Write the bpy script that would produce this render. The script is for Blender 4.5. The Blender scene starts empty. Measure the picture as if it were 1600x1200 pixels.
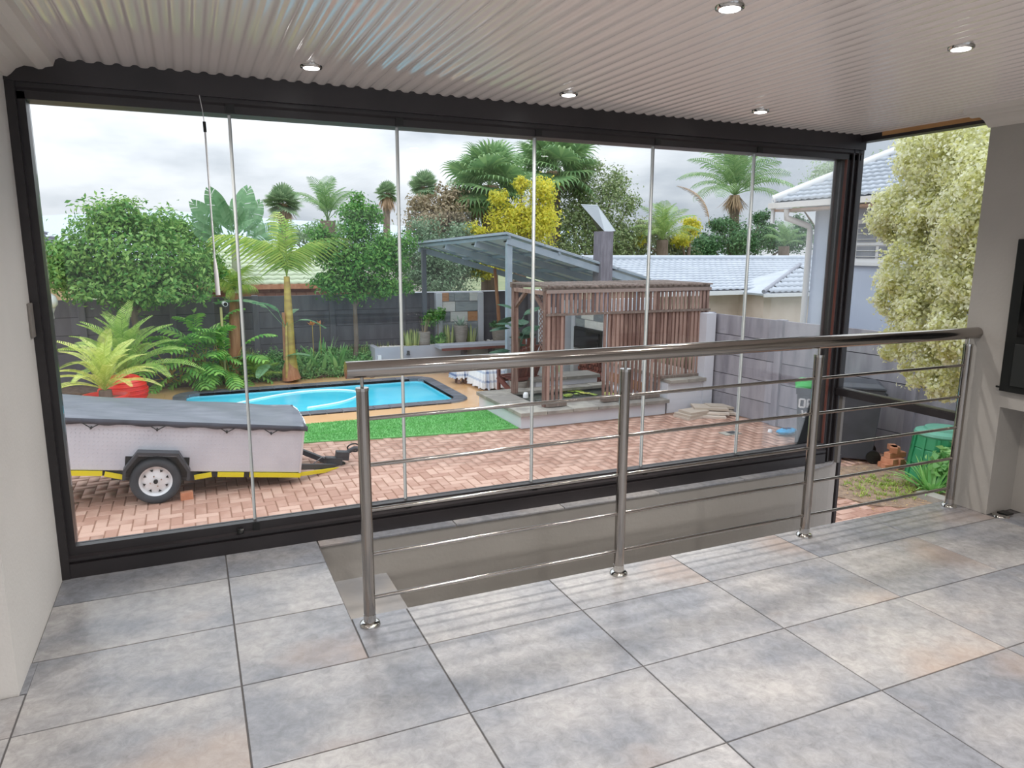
import bpy, bmesh, math, random
import numpy as np
from math import pi, sin, cos, tan, radians as R
from mathutils import Vector, Matrix
random.seed(7); rng = np.random.default_rng(7)
SC = bpy.context.scene
COL = SC.collection
G = -1.10            # level of the yard below the veranda floor
CEIL = 2.34

# ------------------------------------------------------------------ camera
YAW, PITCH, ROLL, FPX, CH = 0.41766, 0.18444, 0.00469, 1127.3, 1.55
_f = np.array([sin(YAW)*cos(PITCH), cos(YAW)*cos(PITCH), -sin(PITCH)])
_r = np.array([cos(YAW), -sin(YAW), 0.0]); _u = np.cross(_r, _f)
_r2 = _r*cos(ROLL) + _u*sin(ROLL); _u2 = -_r*sin(ROLL) + _u*cos(ROLL)
cam_d = bpy.data.cameras.new('camera'); cam = bpy.data.objects.new('camera', cam_d); COL.objects.link(cam)
cam_d.sensor_width = 36; cam_d.lens = FPX/1600*36; cam_d.clip_end = 2000; cam_d.clip_start = .05
cam.matrix_world = Matrix(((_r2[0], _u2[0], -_f[0], 0), (_r2[1], _u2[1], -_f[1], 0), (_r2[2], _u2[2], -_f[2], CH), (0, 0, 0, 1)))
SC.camera = cam
def at(x, y, Y):
    """point of the yard seen at a place of the photograph, at the depth Y from the veranda"""
    d = (x-800)/FPX*_r2 - (y-600)/FPX*_u2 + _f
    p = np.array([0, 0, CH]) + d*Y/d[1]
    return Vector(p)

# ------------------------------------------------------------------ colour management, sky
SC.view_settings.view_transform = 'Standard'; SC.view_settings.look = 'None'
SC.view_settings.gamma = 1; SC.view_settings.use_curve_mapping = False
SC.view_settings.exposure = 0.95
def lin(h):
    h = h.lstrip('#'); c = [int(h[i:i+2], 16)/255 for i in (0, 2, 4)]
    return tuple((v/12.92 if v <= .04045 else ((v+.055)/1.055)**2.4) for v in c) + (1,)
w = bpy.data.worlds.new('overcast_sky'); SC.world = w; w.use_nodes = True
nt = w.node_tree; nt.nodes.clear(); N = nt.nodes.new; L = nt.links.new
tc = N('ShaderNodeTexCoord'); mp = N('ShaderNodeMapping'); mp.inputs['Scale'].default_value = (1.6, 1.6, 5.0)
mp.inputs['Location'].default_value = (2.3, .4, .2)
nz = N('ShaderNodeTexNoise'); nz.inputs['Scale'].default_value = 1.7; nz.inputs['Detail'].default_value = 5; nz.inputs['Roughness'].default_value = .55
rp = N('ShaderNodeValToRGB'); rp.color_ramp.elements[0].position = .36; rp.color_ramp.elements[0].color = (.29, .32, .365, 1)
rp.color_ramp.elements[1].position = .58; rp.color_ramp.elements[1].color = (.535, .555, .59, 1)
sx = N('ShaderNodeSeparateXYZ'); mz = N('ShaderNodeMapRange'); mz.inputs['From Min'].default_value = 0; mz.inputs['From Max'].default_value = 1
mz.inputs['To Min'].default_value = .85; mz.inputs['To Max'].default_value = 3.0
bg = N('ShaderNodeBackground'); ow = N('ShaderNodeOutputWorld')
L(tc.outputs['Generated'], mp.inputs[0]); L(mp.outputs[0], nz.inputs['Vector']); L(nz.outputs['Fac'], rp.inputs[0])
L(tc.outputs['Generated'], sx.inputs[0]); L(sx.outputs['Z'], mz.inputs['Value']); L(mz.outputs[0], bg.inputs['Strength'])
L(rp.outputs[0], bg.inputs['Color']); L(bg.outputs[0], ow.inputs['Surface'])

# ------------------------------------------------------------------ materials
MATS = {}
def mat(name, c1, c2=None, scale=4, rough=.6, metal=0, bump=0, bscale=30, var=0, island=0, spec=.5, stretch=(1, 1, 1), trans=0, detail=4, lo=.35, hi=.65):
    if name in MATS: return MATS[name]
    m = bpy.data.materials.new(name); m.use_nodes = True; nt = m.node_tree; b = nt.nodes['Principled BSDF']
    c1 = lin(c1); c2 = lin(c2) if c2 else c1
    b.inputs['Roughness'].default_value = rough; b.inputs['Metallic'].default_value = metal
    b.inputs['Specular IOR Level'].default_value = spec
    N = nt.nodes.new; L = nt.links.new
    tc = N('ShaderNodeTexCoord'); mp = N('ShaderNodeMapping'); mp.inputs['Scale'].default_value = stretch
    L(tc.outputs['Object'], mp.inputs[0])
    rp = N('ShaderNodeValToRGB'); rp.color_ramp.elements[0].color = c1; rp.color_ramp.elements[1].color = c2
    if island:
        g = N('ShaderNodeNewGeometry'); L(g.outputs['Random Per Island'], rp.inputs[0])
    else:
        nz = N('ShaderNodeTexNoise'); nz.inputs['Scale'].default_value = scale; nz.inputs['Detail'].default_value = detail
        rp.color_ramp.elements[0].position = lo; rp.color_ramp.elements[1].position = hi
        L(mp.outputs[0], nz.inputs['Vector'])
        if var:
            oi = N('ShaderNodeObjectInfo'); ad = N('ShaderNodeMath'); ad.operation = 'MULTIPLY_ADD'; ad.inputs[1].default_value = var
            sb = N('ShaderNodeMath'); sb.operation = 'SUBTRACT'; sb.inputs[1].default_value = .5
            L(oi.outputs['Random'], sb.inputs[0]); L(sb.outputs[0], ad.inputs[0]); L(nz.outputs['Fac'], ad.inputs[2]); L(ad.outputs[0], rp.inputs[0])
            va = N('ShaderNodeVectorMath'); va.operation = 'ADD'; ml = N('ShaderNodeVectorMath'); ml.operation = 'SCALE'; ml.inputs['Scale'].default_value = 40
            co = N('ShaderNodeCombineXYZ'); L(oi.outputs['Random'], co.inputs[0]); L(oi.outputs['Random'], co.inputs[1]); L(co.outputs[0], ml.inputs[0])
            L(mp.outputs[0], va.inputs[0]); L(ml.outputs[0], va.inputs[1]); L(va.outputs[0], nz.inputs['Vector'])
        else: L(nz.outputs['Fac'], rp.inputs[0])
    L(rp.outputs[0], b.inputs['Base Color'])
    if bump:
        n2 = N('ShaderNodeTexNoise'); n2.inputs['Scale'].default_value = bscale; n2.inputs['Detail'].default_value = 6
        bp = N('ShaderNodeBump'); bp.inputs['Strength'].default_value = bump; bp.inputs['Distance'].default_value = .01
        L(mp.outputs[0], n2.inputs['Vector']); L(n2.outputs['Fac'], bp.inputs['Height']); L(bp.outputs[0], b.inputs['Normal'])
    if trans:
        t = N('ShaderNodeBsdfTranslucent'); mx = N('ShaderNodeMixShader'); mx.inputs[0].default_value = trans
        L(rp.outputs[0], t.inputs['Color']); L(b.outputs[0], mx.inputs[1]); L(t.outputs[0], mx.inputs[2])
        L(mx.outputs[0], nt.nodes['Material Output'].inputs['Surface'])
    MATS[name] = m; return m
def leafmat(name, a, b, trans=.3, rough=.45): return mat(name, a, b, island=1, rough=rough, trans=trans, spec=.35)

M_plaster = mat('pale_plaster', '#e0deda', '#e6e4e0', scale=2, rough=.8, bump=.15, bscale=60)
M_grayplaster = mat('grey_plaster', '#aaa6a0', '#b4b0aa', scale=1.5, rough=.75, bump=.15, bscale=40)
M_ceil = mat('white_enamel_sheet', '#f2e9e4', rough=.09, spec=.6)
M_cornice = mat('cornice_paint', '#ddd6ce', rough=.6)
M_tile = mat('stone_look_tile', '#868990', '#acaaa9', scale=2.1, rough=.27, bump=.22, bscale=22, var=.18, spec=.5, stretch=(1, 1.25, 1), detail=12, lo=.36, hi=.66)
# rust-coloured clouds inside some tiles
_nt = M_tile.node_tree; _b = _nt.nodes['Principled BSDF']; _src = _b.inputs['Base Color'].links[0].from_socket
_tc = _nt.nodes.new('ShaderNodeTexCoord'); _nz = _nt.nodes.new('ShaderNodeTexNoise'); _nz.inputs['Scale'].default_value = .9; _nz.inputs['Detail'].default_value = 5
_oi = _nt.nodes.new('ShaderNodeObjectInfo'); _co = _nt.nodes.new('ShaderNodeVectorMath'); _co.operation = 'ADD'; _sc = _nt.nodes.new('ShaderNodeVectorMath'); _sc.operation = 'SCALE'; _sc.inputs['Scale'].default_value = 3
_cb = _nt.nodes.new('ShaderNodeCombineXYZ'); _nt.links.new(_oi.outputs['Random'], _cb.inputs[0]); _nt.links.new(_oi.outputs['Random'], _cb.inputs[1]); _nt.links.new(_cb.outputs[0], _sc.inputs[0])
_nt.links.new(_tc.outputs['Object'], _co.inputs[0]); _nt.links.new(_sc.outputs[0], _co.inputs[1]); _nt.links.new(_co.outputs[0], _nz.inputs['Vector'])
_rr = _nt.nodes.new('ShaderNodeValToRGB'); _rr.color_ramp.elements[0].position = .53; _rr.color_ramp.elements[0].color = (0, 0, 0, 1); _rr.color_ramp.elements[1].position = .72; _rr.color_ramp.elements[1].color = (.75, .75, .75, 1)
_n3 = _nt.nodes.new('ShaderNodeTexNoise'); _n3.inputs['Scale'].default_value = 22; _n3.inputs['Detail'].default_value = 8; _n3.inputs['Roughness'].default_value = .72; _n3.inputs['Distortion'].default_value = .5
_nt.links.new(_co.outputs[0], _n3.inputs['Vector']); _r3 = _nt.nodes.new('ShaderNodeMapRange'); _r3.inputs['From Min'].default_value = .3; _r3.inputs['From Max'].default_value = .7; _r3.inputs['To Min'].default_value = .74; _r3.inputs['To Max'].default_value = 1.22
_nt.links.new(_n3.outputs['Fac'], _r3.inputs['Value']); _m3 = _nt.nodes.new('ShaderNodeVectorMath'); _m3.operation = 'SCALE'
_nt.links.new(_src, _m3.inputs[0]); _nt.links.new(_r3.outputs[0], _m3.inputs['Scale']); _src = _m3.outputs[0]
_mx = _nt.nodes.new('ShaderNodeMix'); _mx.data_type = 'RGBA'; _mx.inputs['B'].default_value = lin('#b79c86')
_nt.links.new(_nz.outputs['Fac'], _rr.inputs[0]); _nt.links.new(_rr.outputs[0], _mx.inputs['Factor']); _nt.links.new(_src, _mx.inputs['A']); _nt.links.new(_mx.outputs['Result'], _b.inputs['Base Color'])
M_grout = mat('dark_grout', '#5e5c5c', rough=.9)
M_bronze = mat('dark_bronze_aluminium', '#2f2c2e', '#363234', rough=.38, spec=.5)
M_redwood = mat('red_timber_edge', '#6b3a30', rough=.5)
M_steel = mat('polished_steel', '#a8a39e', rough=.13, metal=1)
M_chrome = mat('chrome_fitting', '#c8c6c2', rough=.08, metal=1)
M_black = mat('black_enamel', '#161817', rough=.35)
M_rubber = mat('black_rubber', '#3a3c40', '#46484c', rough=.8)
M_white = mat('white_paint', '#e9e9ea', rough=.45)
M_offwhite = mat('off_white_render', '#d9dae0', '#cdced6', scale=1.5, rough=.85, bump=.1, bscale=40)
M_greywall = mat('grey_rendered_planter', '#a2a3ae', '#b0b1ba', scale=1.5, rough=.85, bump=.1)
M_precast_d = mat('charcoal_precast_concrete', '#5e5b62', '#6d6a71', scale=2, rough=.85, bump=.2, bscale=20, var=.2, stretch=(3, 3, .7))
M_precast_l = mat('weathered_grey_precast_concrete', '#85828a', '#a29fa6', scale=2, rough=.85, bump=.2, bscale=20, var=.2, stretch=(3, 3, .6))
M_paver = mat('clay_paver', '#ae8674', '#c8a492', scale=3, rough=.62, bump=.2, bscale=60, var=.5, detail=3)
M_pavers_far = mat('clay_paver_field', '#ad8573', '#cba694', island=1, rough=.62)
M_joint = mat('paver_joint_sand', '#8d6b58', '#9b7763', rough=.95)
M_deck = mat('wet_sandstone', '#cf9c66', '#dfb384', scale=1.4, rough=.25, bump=.08, bscale=30, var=.35, detail=5)
M_coping = mat('slate_coping', '#595b63', '#6f7078', scale=5, rough=.5, bump=.25, var=.4)
M_water = mat('pool_water', '#35c8ea', '#5ad8f2', scale=.9, rough=.12, bump=.06, bscale=3)
M_poolwall = mat('pool_marbelite', '#8ce0f0', rough=.5)
M_hose = mat('white_hose', '#e6f8ff', rough=.4)
M_turf = mat('artificial_turf', '#5da455', '#74b768', scale=60, rough=.8, bump=.6, bscale=250)
M_soil = mat('garden_soil', '#5b4a40', '#7a6656', scale=14, rough=.95, bump=.8, bscale=30)
M_dry = mat('leaf_litter_soil', '#85705f', '#a38b74', scale=16, rough=.95, bump=.8, bscale=40)
M_wood = mat('hardwood_slat', '#755950', '#a5887c', scale=5, rough=.6, var=.6, bump=.2, bscale=20, stretch=(6, 6, .6))
M_woodgrey = mat('weathered_slat', '#76685f', '#978780', scale=5, rough=.8, var=.5, bump=.2, bscale=20, stretch=(6, 6, .6))
M_chair = mat('red_stained_wood', '#6a3a33', '#7d4a40', scale=5, rough=.5, var=.3)
M_ledge = mat('mossy_stone_ledge', '#85807a', '#a5a096', scale=5, rough=.75, bump=.4, var=.4)
M_pondwater = mat('dark_pond_water', '#3a3f3c', '#4d544d', scale=3, rough=.06, spec=.7)
M_steelblue = mat('galvanised_blue_steel', '#96a3af', '#a4b0bb', rough=.5)
M_panelback = mat('solar_panel_back', '#d0d4d4', rough=.6)
M_panel = mat('solar_glass', '#1d2734', rough=.1)
M_stone_g = mat('slate_cladding', '#7e8388', '#9aa0a2', scale=4, rough=.8, bump=.5, bscale=15, var=.4, stretch=(1, 1, 4))
M_stone_w = mat('white_cladding', '#d5d4d0', '#e2e0dc', scale=4, rough=.8, bump=.4, bscale=15, stretch=(1, 1, 4))
M_stone_o = mat('rust_cladding', '#b07d5a', '#c8966e', scale=6, rough=.8, bump=.4, bscale=15, stretch=(1, 1, 4))
M_pot = mat('stone_planter_pot', '#857b72', '#989086', scale=6, rough=.8, bump=.3, stretch=(1, 1, 6))
M_red = mat('red_plastic', '#e0261c', '#ea382a', rough=.35)
M_alu = mat('chequer_plate', '#cfd0d8', '#dadbe2', scale=3, rough=.42, metal=.35)
M_tarp = mat('grey_tarpaulin', '#5e616c', '#6d707a', scale=3, rough=.38, bump=.3, bscale=6, stretch=(1, 4, 1))
M_tarpedge = mat('dark_tarpaulin_hem', '#3c3e48', '#4a4c56', rough=.5)
M_frame = mat('black_chassis', '#3b3c40', rough=.5)
M_yellow = mat('yellow_reflective_tape', '#e3d020', rough=.4)
M_brick = mat('orange_brick', '#c17f5d', '#d89a78', scale=6, rough=.85, bump=.4, var=.5)
M_redbrick = mat('red_facebrick', '#a5604c', '#b9745e', island=1, rough=.85)
M_roofw = mat('white_roof_tile', '#b2b8c1', '#bcc2cb', scale=2, rough=.6)
M_roofg = mat('grey_roof_tile', '#8b8d98', '#9a9ca6', rough=.6)
M_roofd = mat('dark_roof_tile', '#60626c', '#6e707a', rough=.6)
M_roofgr = mat('sage_roof_tile', '#b9c4a6', '#c6cfb4', rough=.7)
M_cream = mat('cream_render', '#e2cfc2', '#dac6b8', rough=.85)
M_peach = mat('peach_render', '#e0bb92', rough=.85)
M_blue = mat('pale_blue_grey_render', '#bcc4d6', '#c8d0e0', scale=.7, rough=.85)
M_gutter = mat('white_gutter', '#e6e2de', rough=.4)
M_binblack = mat('charcoal_bin_plastic', '#3c3f45', '#464950', rough=.45)
M_bingreen = mat('bright_green_lid', '#4db861', rough=.4)
M_compost = mat('green_compost_plastic', '#2f8a5c', '#3a9868', scale=3, rough=.4)
M_slab = mat('salvaged_stone_slab', '#bcae9f', '#d8cabd', scale=5, rough=.8, bump=.3, var=.8)
M_bluebag = mat('blue_plastic_bag', '#22a8e0', rough=.35)
M_trunk = mat('tree_bark', '#6d5d50', '#87766a', scale=8, rough=.9, bump=.6, bscale=20, stretch=(1, 1, .3))
M_palmtrunk = mat('palm_stem', '#a98a4f', '#c9ad5a', scale=3, rough=.6, stretch=(1, 1, 3))
M_cane = mat('brown_palm_sheath', '#a06a4c', '#b98663', scale=6, rough=.8, stretch=(4, 4, .5))
M_pebble = mat('white_pebbles', '#d8d4cc', '#efece6', island=1, rough=.7)
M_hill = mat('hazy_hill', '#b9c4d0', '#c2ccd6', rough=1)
M_skirt = mat('dead_palm_skirt', '#a5886e', '#bfa183', island=1, rough=.9)
L_mango = leafmat('mango_leaf', '#4c8a3c', '#9fc46a')
L_citrus = leafmat('citrus_leaf', '#3f7d38', '#84b85a')
L_cyc = leafmat('cycad_leaf', '#86ae4c', '#bcd878', trans=.25)
L_cycy = leafmat('cycad_leaf_yellow', '#b4c95a', '#e3ea92', trans=.25)
L_phil = leafmat('split_leaf', '#5aa04a', '#a4d468', trans=.25)
L_palm = leafmat('palm_leaf', '#7ba548', '#bccf66', trans=.3)
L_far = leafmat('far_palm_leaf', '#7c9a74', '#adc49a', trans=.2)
L_fan = leafmat('fan_palm_leaf', '#6a9360', '#9fbf80', trans=.3)
L_strel = leafmat('broad_leaf', '#6c9a6c', '#8bb085', trans=.3)
L_olive = leafmat('olive_leaf', '#7a8a62', '#a7ac84', trans=.2)
L_olive2 = leafmat('brown_green_leaf', '#8f8668', '#b5a184', trans=.2)
L_yellow = leafmat('yellow_leaf', '#c4cc4c', '#fdee62', trans=.5)
L_grey = leafmat('grey_green_leaf', '#6f8a52', '#a0ac78', trans=.2)
L_dark = leafmat('dark_green_leaf', '#3f6b45', '#6f9860', trans=.2)
L_varieg = leafmat('variegated_leaf', '#dede92', '#fffff0', trans=.5)
L_ground = leafmat('ground_cover', '#5fa25a', '#b0dc90', trans=.3)
L_sans = leafmat('snake_plant_leaf', '#6f8a4e', '#b9bf78', trans=.1)
L_aloe = leafmat('silver_aloe_leaf', '#7f9c86', '#b5c8b4', trans=.1)
L_mon = leafmat('monstera_leaf', '#2f4f3c', '#486b52', trans=.1)
L_weed = leafmat('weed_grass', '#7fa040', '#b5c560', trans=.2)
L_flower = leafmat('orange_flower', '#cf8a55', '#e0a070', trans=.2)
def glassmat():
    m = bpy.data.materials.new('clear_glass'); m.use_nodes = True; nt = m.node_tree; nt.nodes.clear(); N = nt.nodes.new; L = nt.links.new
    o = N('ShaderNodeOutputMaterial'); mx = N('ShaderNodeMixShader'); t = N('ShaderNodeBsdfTransparent'); g = N('ShaderNodeBsdfGlossy'); fr = N('ShaderNodeFresnel')
    g.inputs['Roughness'].default_value = .01; t.inputs['Color'].default_value = (.975, .985, .98, 1); fr.inputs['IOR'].default_value = 1.35
    L(fr.outputs[0], mx.inputs[0]); L(t.outputs[0], mx.inputs[1]); L(g.outputs[0], mx.inputs[2]); L(mx.outputs[0], o.inputs[0]); return m
M_glass = glassmat()
M_seal = mat('clear_edge_seal', '#e6ecec', rough=.2)
M_sealdark = mat('seal_dark_line', '#8d9596', rough=.4)  # thin darker grey strip along each pane seal
def emit(name, c, s):
    m = bpy.data.materials.new(name); m.use_nodes = True; b = m.node_tree.nodes['Principled BSDF']
    b.inputs['Emission Color'].default_value = lin(c); b.inputs['Emission Strength'].default_value = s; return m
M_lamp = emit('lit_lamp', '#ffffff', 6)

# ------------------------------------------------------------------ builders
WL = {}
def wloc(o): return WL.get(o.name, Vector((0, 0, 0))) if o else Vector((0, 0, 0))
def setp(o, label=None, cat=None, group=None, kind=None):
    if label: o['label'] = label
    if cat: o['category'] = cat
    if group: o['group'] = group
    if kind: o['kind'] = kind
    return o
def thing(name, label, cat, loc=(0, 0, 0), group=None, kind=None):
    o = bpy.data.objects.new(name, None); COL.objects.link(o); o.empty_display_size = .1
    o.location = loc; WL[o.name] = Vector(loc); return setp(o, label, cat, group, kind)
def link(name, me, parent=None, loc=None):
    o = bpy.data.objects.new(name, me); COL.objects.link(o)
    p = wloc(parent)
    if parent: o.parent = parent
    if loc is None: WL[o.name] = p
    else: WL[o.name] = Vector(loc); o.location = Vector(loc)-p
    return o
class MB:
    """collects shapes given in world coordinates"""
    def __init__(s): s.v = []; s.f = []; s.m = []; s.k = 0; s.sm = []
    def add(s, vs, fs, smooth=False):
        n = len(s.v); s.v += [tuple(v) for v in vs]; s.f += [tuple(i+n for i in f) for f in fs]; s.m += [s.k]*len(fs); s.sm += [smooth]*len(fs); return s
    def box(s, x0, x1, y0, y1, z0, z1):
        vs = [(x, y, z) for z in (z0, z1) for y in (y0, y1) for x in (x0, x1)]
        return s.add(vs, [(0, 2, 3, 1), (4, 5, 7, 6), (0, 1, 5, 4), (2, 6, 7, 3), (0, 4, 6, 2), (1, 3, 7, 5)])
    def obox(s, c, sx, sy, sz, M=None):
        M = M or Matrix.Identity(3); c = Vector(c)
        vs = [c + M @ Vector((x*sx/2, y*sy/2, z*sz/2)) for z in (-1, 1) for y in (-1, 1) for x in (-1, 1)]
        return s.add(vs, [(0, 2, 3, 1), (4, 5, 7, 6), (0, 1, 5, 4), (2, 6, 7, 3), (0, 4, 6, 2), (1, 3, 7, 5)])
    def bar(s, a, b, wd, ht, up=(0, 0, 1)):
        a, b = Vector(a), Vector(b); d = (b-a); l = d.length; d.normalize(); sd = d.cross(Vector(up)).normalized(); u = sd.cross(d)
        M = Matrix((d, sd, u)).transposed(); return s.obox((a+b)/2, l, wd, ht, M)
    def tube(s, pts, rad, n=10, cap=True):
        pts = [Vector(p) for p in pts]; rad = rad if isinstance(rad, (list, tuple)) else [rad]*len(pts)
        vs = []; fs = []; ref = None
        for i, p in enumerate(pts):
            d = (pts[min(i+1, len(pts)-1)]-pts[max(i-1, 0)]).normalized()
            if ref is None: ref = Vector((0, 0, 1)) if abs(d.z) < .9 else Vector((1, 0, 0))
            a = d.cross(ref).normalized(); b = d.cross(a).normalized(); ref = -b if False else ref
            for k in range(n): t = 2*pi*k/n; vs.append(p + (a*cos(t)+b*sin(t))*rad[i])
        for i in range(len(pts)-1):
            for k in range(n): fs.append((i*n+k, i*n+(k+1) % n, (i+1)*n+(k+1) % n, (i+1)*n+k))
        s.add(vs, fs, True)
        if cap: s.add(vs[:n], [tuple(range(n))[::-1]]); s.add(vs[-n:], [tuple(range(n))])
        return s
    def lathe(s, c, prof, n=24, rib=0, smooth=True, sq=0):
        c = Vector(c); vs = []; fs = []
        for r, z in prof:
            for k in range(n):
                t = 2*pi*k/n; q = r*(1+rib*(k % 2))
                vs.append(c+Vector((q*cos(t), q*sin(t), z)))
        for i in range(len(prof)-1):
            for k in range(n): fs.append((i*n+k, i*n+(k+1) % n, (i+1)*n+(k+1) % n, (i+1)*n+k))
        return s.add(vs, fs, smooth)
    def prism(s, poly, z0, z1):
        n = len(poly); vs = [(x, y, z0) for x, y in poly]+[(x, y, z1) for x, y in poly]
        return s.add(vs, [tuple(range(n))[::-1], tuple(range(n, 2*n))]+[(i, (i+1) % n, n+(i+1) % n, n+i) for i in range(n)])
    def extr(s, prof, axis, a, b):
        """profile of (p,q) swept along an axis: 'x' -> (a,p,q), 'y' -> (p,a,q)"""
        n = len(prof); f = (lambda t, p, q: (t, p, q)) if axis == 'x' else (lambda t, p, q: (p, t, q))
        vs = [f(a, p, q) for p, q in prof]+[f(b, p, q) for p, q in prof]
        return s.add(vs, [tuple(range(n))[::-1], tuple(range(n, 2*n))]+[(i, (i+1) % n, n+(i+1) % n, n+i) for i in range(n)])
    def plate(s, pts, th):
        pts = [Vector(p) for p in pts]; nrm = (pts[1]-pts[0]).cross(pts[2]-pts[0]).normalized()*th; n = len(pts)
        return s.add(pts+[p+nrm for p in pts], [tuple(range(n))[::-1], tuple(range(n, 2*n))]+[(i, (i+1) % n, n+(i+1) % n, n+i) for i in range(n)])
    def mesh(s, name, mats, off=Vector((0, 0, 0))):
        me = bpy.data.meshes.new(name); me.from_pydata([(v[0]-off[0], v[1]-off[1], v[2]-off[2]) for v in s.v], [], s.f)
        for m in (mats if isinstance(mats, (list, tuple)) else [mats]): me.materials.append(m)
        me.polygons.foreach_set('material_index', s.m); me.polygons.foreach_set('use_smooth', s.sm)
        bm = bmesh.new(); bm.from_mesh(me); bmesh.ops.recalc_face_normals(bm, faces=bm.faces); bm.to_mesh(me); bm.free()
        return me
    def build(s, name, mats, parent=None, bevel=0, label=None, cat=None, group=None, kind=None, base=False):
        off = wloc(parent)
        if base and not parent:
            a = np.array(s.v); off = Vector(((a[:, 0].min()+a[:, 0].max())/2, (a[:, 1].min()+a[:, 1].max())/2, a[:, 2].min()))
        o = link(name, s.mesh(name, mats, off), parent, off if (base and not parent) else None)
        if bevel: b = o.modifiers.new('bevel', 'BEVEL'); b.width = bevel; b.segments = 2; b.limit_method = 'ANGLE'
        return setp(o, label, cat, group, kind)
def fast(name, V, F, m, parent=None, loc=None, smooth=False):
    me = bpy.data.meshes.new(name); me.vertices.add(len(V)); me.vertices.foreach_set('co', np.asarray(V, dtype=np.float32).ravel())
    F = np.asarray(F); nf, k = F.shape; me.loops.add(nf*k); me.loops.foreach_set('vertex_index', F.ravel().astype(np.int32))
    me.polygons.add(nf); me.polygons.foreach_set('loop_start', np.arange(0, nf*k, k, dtype=np.int32))
    try: me.polygons.foreach_set('loop_total', np.full(nf, k, dtype=np.int32))
    except Exception: pass
    if smooth: me.polygons.foreach_set('use_smooth', np.ones(nf, dtype=bool))
    me.materials.append(m); me.update(calc_edges=True); me.validate()
    return link(name, me, parent, loc) if name else me

# ================================================================== THE ROOM
# floor: grout bed with every tile a piece of its own
flo = MB()
HX0, HX1, HY0, HY1 = .53, 4.27, 2.87, 3.72       # stairwell opening
XL, XR, YB = -3.5, 4.27, -3.6
for (a, b, c, d) in ((XL, HX0, YB, 3.82), (HX0, 4.60, YB, HY0), ): flo.box(a, b, c, d, -.18, -.004)
floor = flo.build('floor', M_grout, kind='structure')
xs = [-.63-.7*4+.7*i for i in range(12)]; ys = [3.82, 3.49]+[3.015-.47*i for i in range(15)]
def tile(x0, x1, y0, y1):
    j = .0028; b = MB(); c = Vector(((x0+x1)/2, (y0+y1)/2, -.012)); hx, hy = (x1-x0)/2-j, (y1-y0)/2-j
    if hx < .01 or hy < .01: return
    e = .0015; vs = [(sx*hx, sy*hy, 0) for sx, sy in ((-1, -1), (1, -1), (1, 1), (-1, 1))]+[(sx*hx, sy*hy, .012-e) for sx, sy in ((-1, -1), (1, -1), (1, 1), (-1, 1))]+[(sx*(hx-e), sy*(hy-e), .012) for sx, sy in ((-1, -1), (1, -1), (1, 1), (-1, 1))]
    b.add(vs, [(8, 9, 10, 11)]+[(i, (i+1) % 4, 4+(i+1) % 4, 4+i) for i in range(4)]+[(4+i, 4+(i+1) % 4, 8+(i+1) % 4, 8+i) for i in range(4)])
    link('tile', b.mesh('tile', M_tile), floor, c)
for i in range(len(xs)):
    x0_ = xs[i]; x1 = min(x0_+.7, 4.58)
    for k in range(len(ys)-1):
        y1, y0 = ys[k], ys[k+1]; x0 = x0_-.02 if abs(x0_+.63) < .01 and y0 > 2.8 else x0_
        if x0 > 4.26: 
            if y1 > 2.6: continue
        if x1 <= -.62 and y1 > 2.82:
            if y0 >= 2.8: continue
            y1 = 2.795; x1 = min(x1, -.63)
        if x1 > HX0 and y1 > HY0:
            if x0 < HX0: tile(x0, HX0, y0, y1); 
            if y0 < HY0: tile(max(x0, HX0), x1, y0, HY0)
            continue
        tile(x0, x1, y0, y1)
MB().box(-.65, -.6275, 2.80, 3.012, -.011, -.0002).build('tile', M_tile, floor)
# ceiling: ribbed white sheet, ribs run out towards the glass
nx = int(round((4.605-(-3.513))/.07))*14; X = -3.513+.07/14*np.arange(nx+1); Yc = np.linspace(-3.6, 3.80, 5)
_t = ((X+3.513)/.07) % 1; prof = CEIL - .0045 - .0042*np.tanh(2.2*np.sin(2*pi*(_t-.25))+.6) - .001*np.cos(2*pi*(_t-.5))
V = np.array([(x, y, z) for y in Yc for x, z in zip(X, prof)]); n1 = nx+1
F = [(j*n1+i, j*n1+n1+i, j*n1+n1+i+1, j*n1+i+1) for j in range(4) for i in range(nx)]
V2 = V.copy(); V2[:, 2] = CEIL+.06; F2 = [tuple(q+len(V) for q in f[::-1]) for f in F]
ceiling = fast('ceiling', np.vstack((V, V2)), F+F2, M_ceil, smooth=True); ceiling['kind'] = 'structure'
# walls
MB().box(-.95, -.65, 2.80, 3.90, -.18, CEIL).build('wall_left', M_plaster, kind='structure')
MB().box(-3.65, -.952, 2.80, 3.0, -.18, CEIL+.1).build('wall_left_return', M_plaster, kind='structure')
MB().box(-3.65, -3.5, -3.6, 2.80, -.18, CEIL+.1).build('wall_left_far', M_plaster, kind='structure')
wr = MB(); wr.box(4.27, 4.60, 2.605, 2.86, -.0, CEIL-.01); wr.box(4.27, 4.60, YB, 2.605, .66, CEIL-.01); wr.box(4.50, 4.60, YB, 2.605, 0, .66); wr.box(4.27, 4.50, .2, .9, 0, .66); 
wr.build('wall_right', M_grayplaster, kind='structure')
bk = MB(); bk.box(-3.65, -2.9, -3.8, -3.6, -.18, CEIL+.1); bk.box(4.4, 4.60, -3.8, -3.6, -.18, CEIL+.1); bk.box(.3, .8, -3.8, -3.6, -.18, CEIL+.1); bk.box(-3.65, 4.60, -3.8, -3.6, 2.15, CEIL+.1)
bk.build('wall_back', M_plaster, kind='structure')
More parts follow.
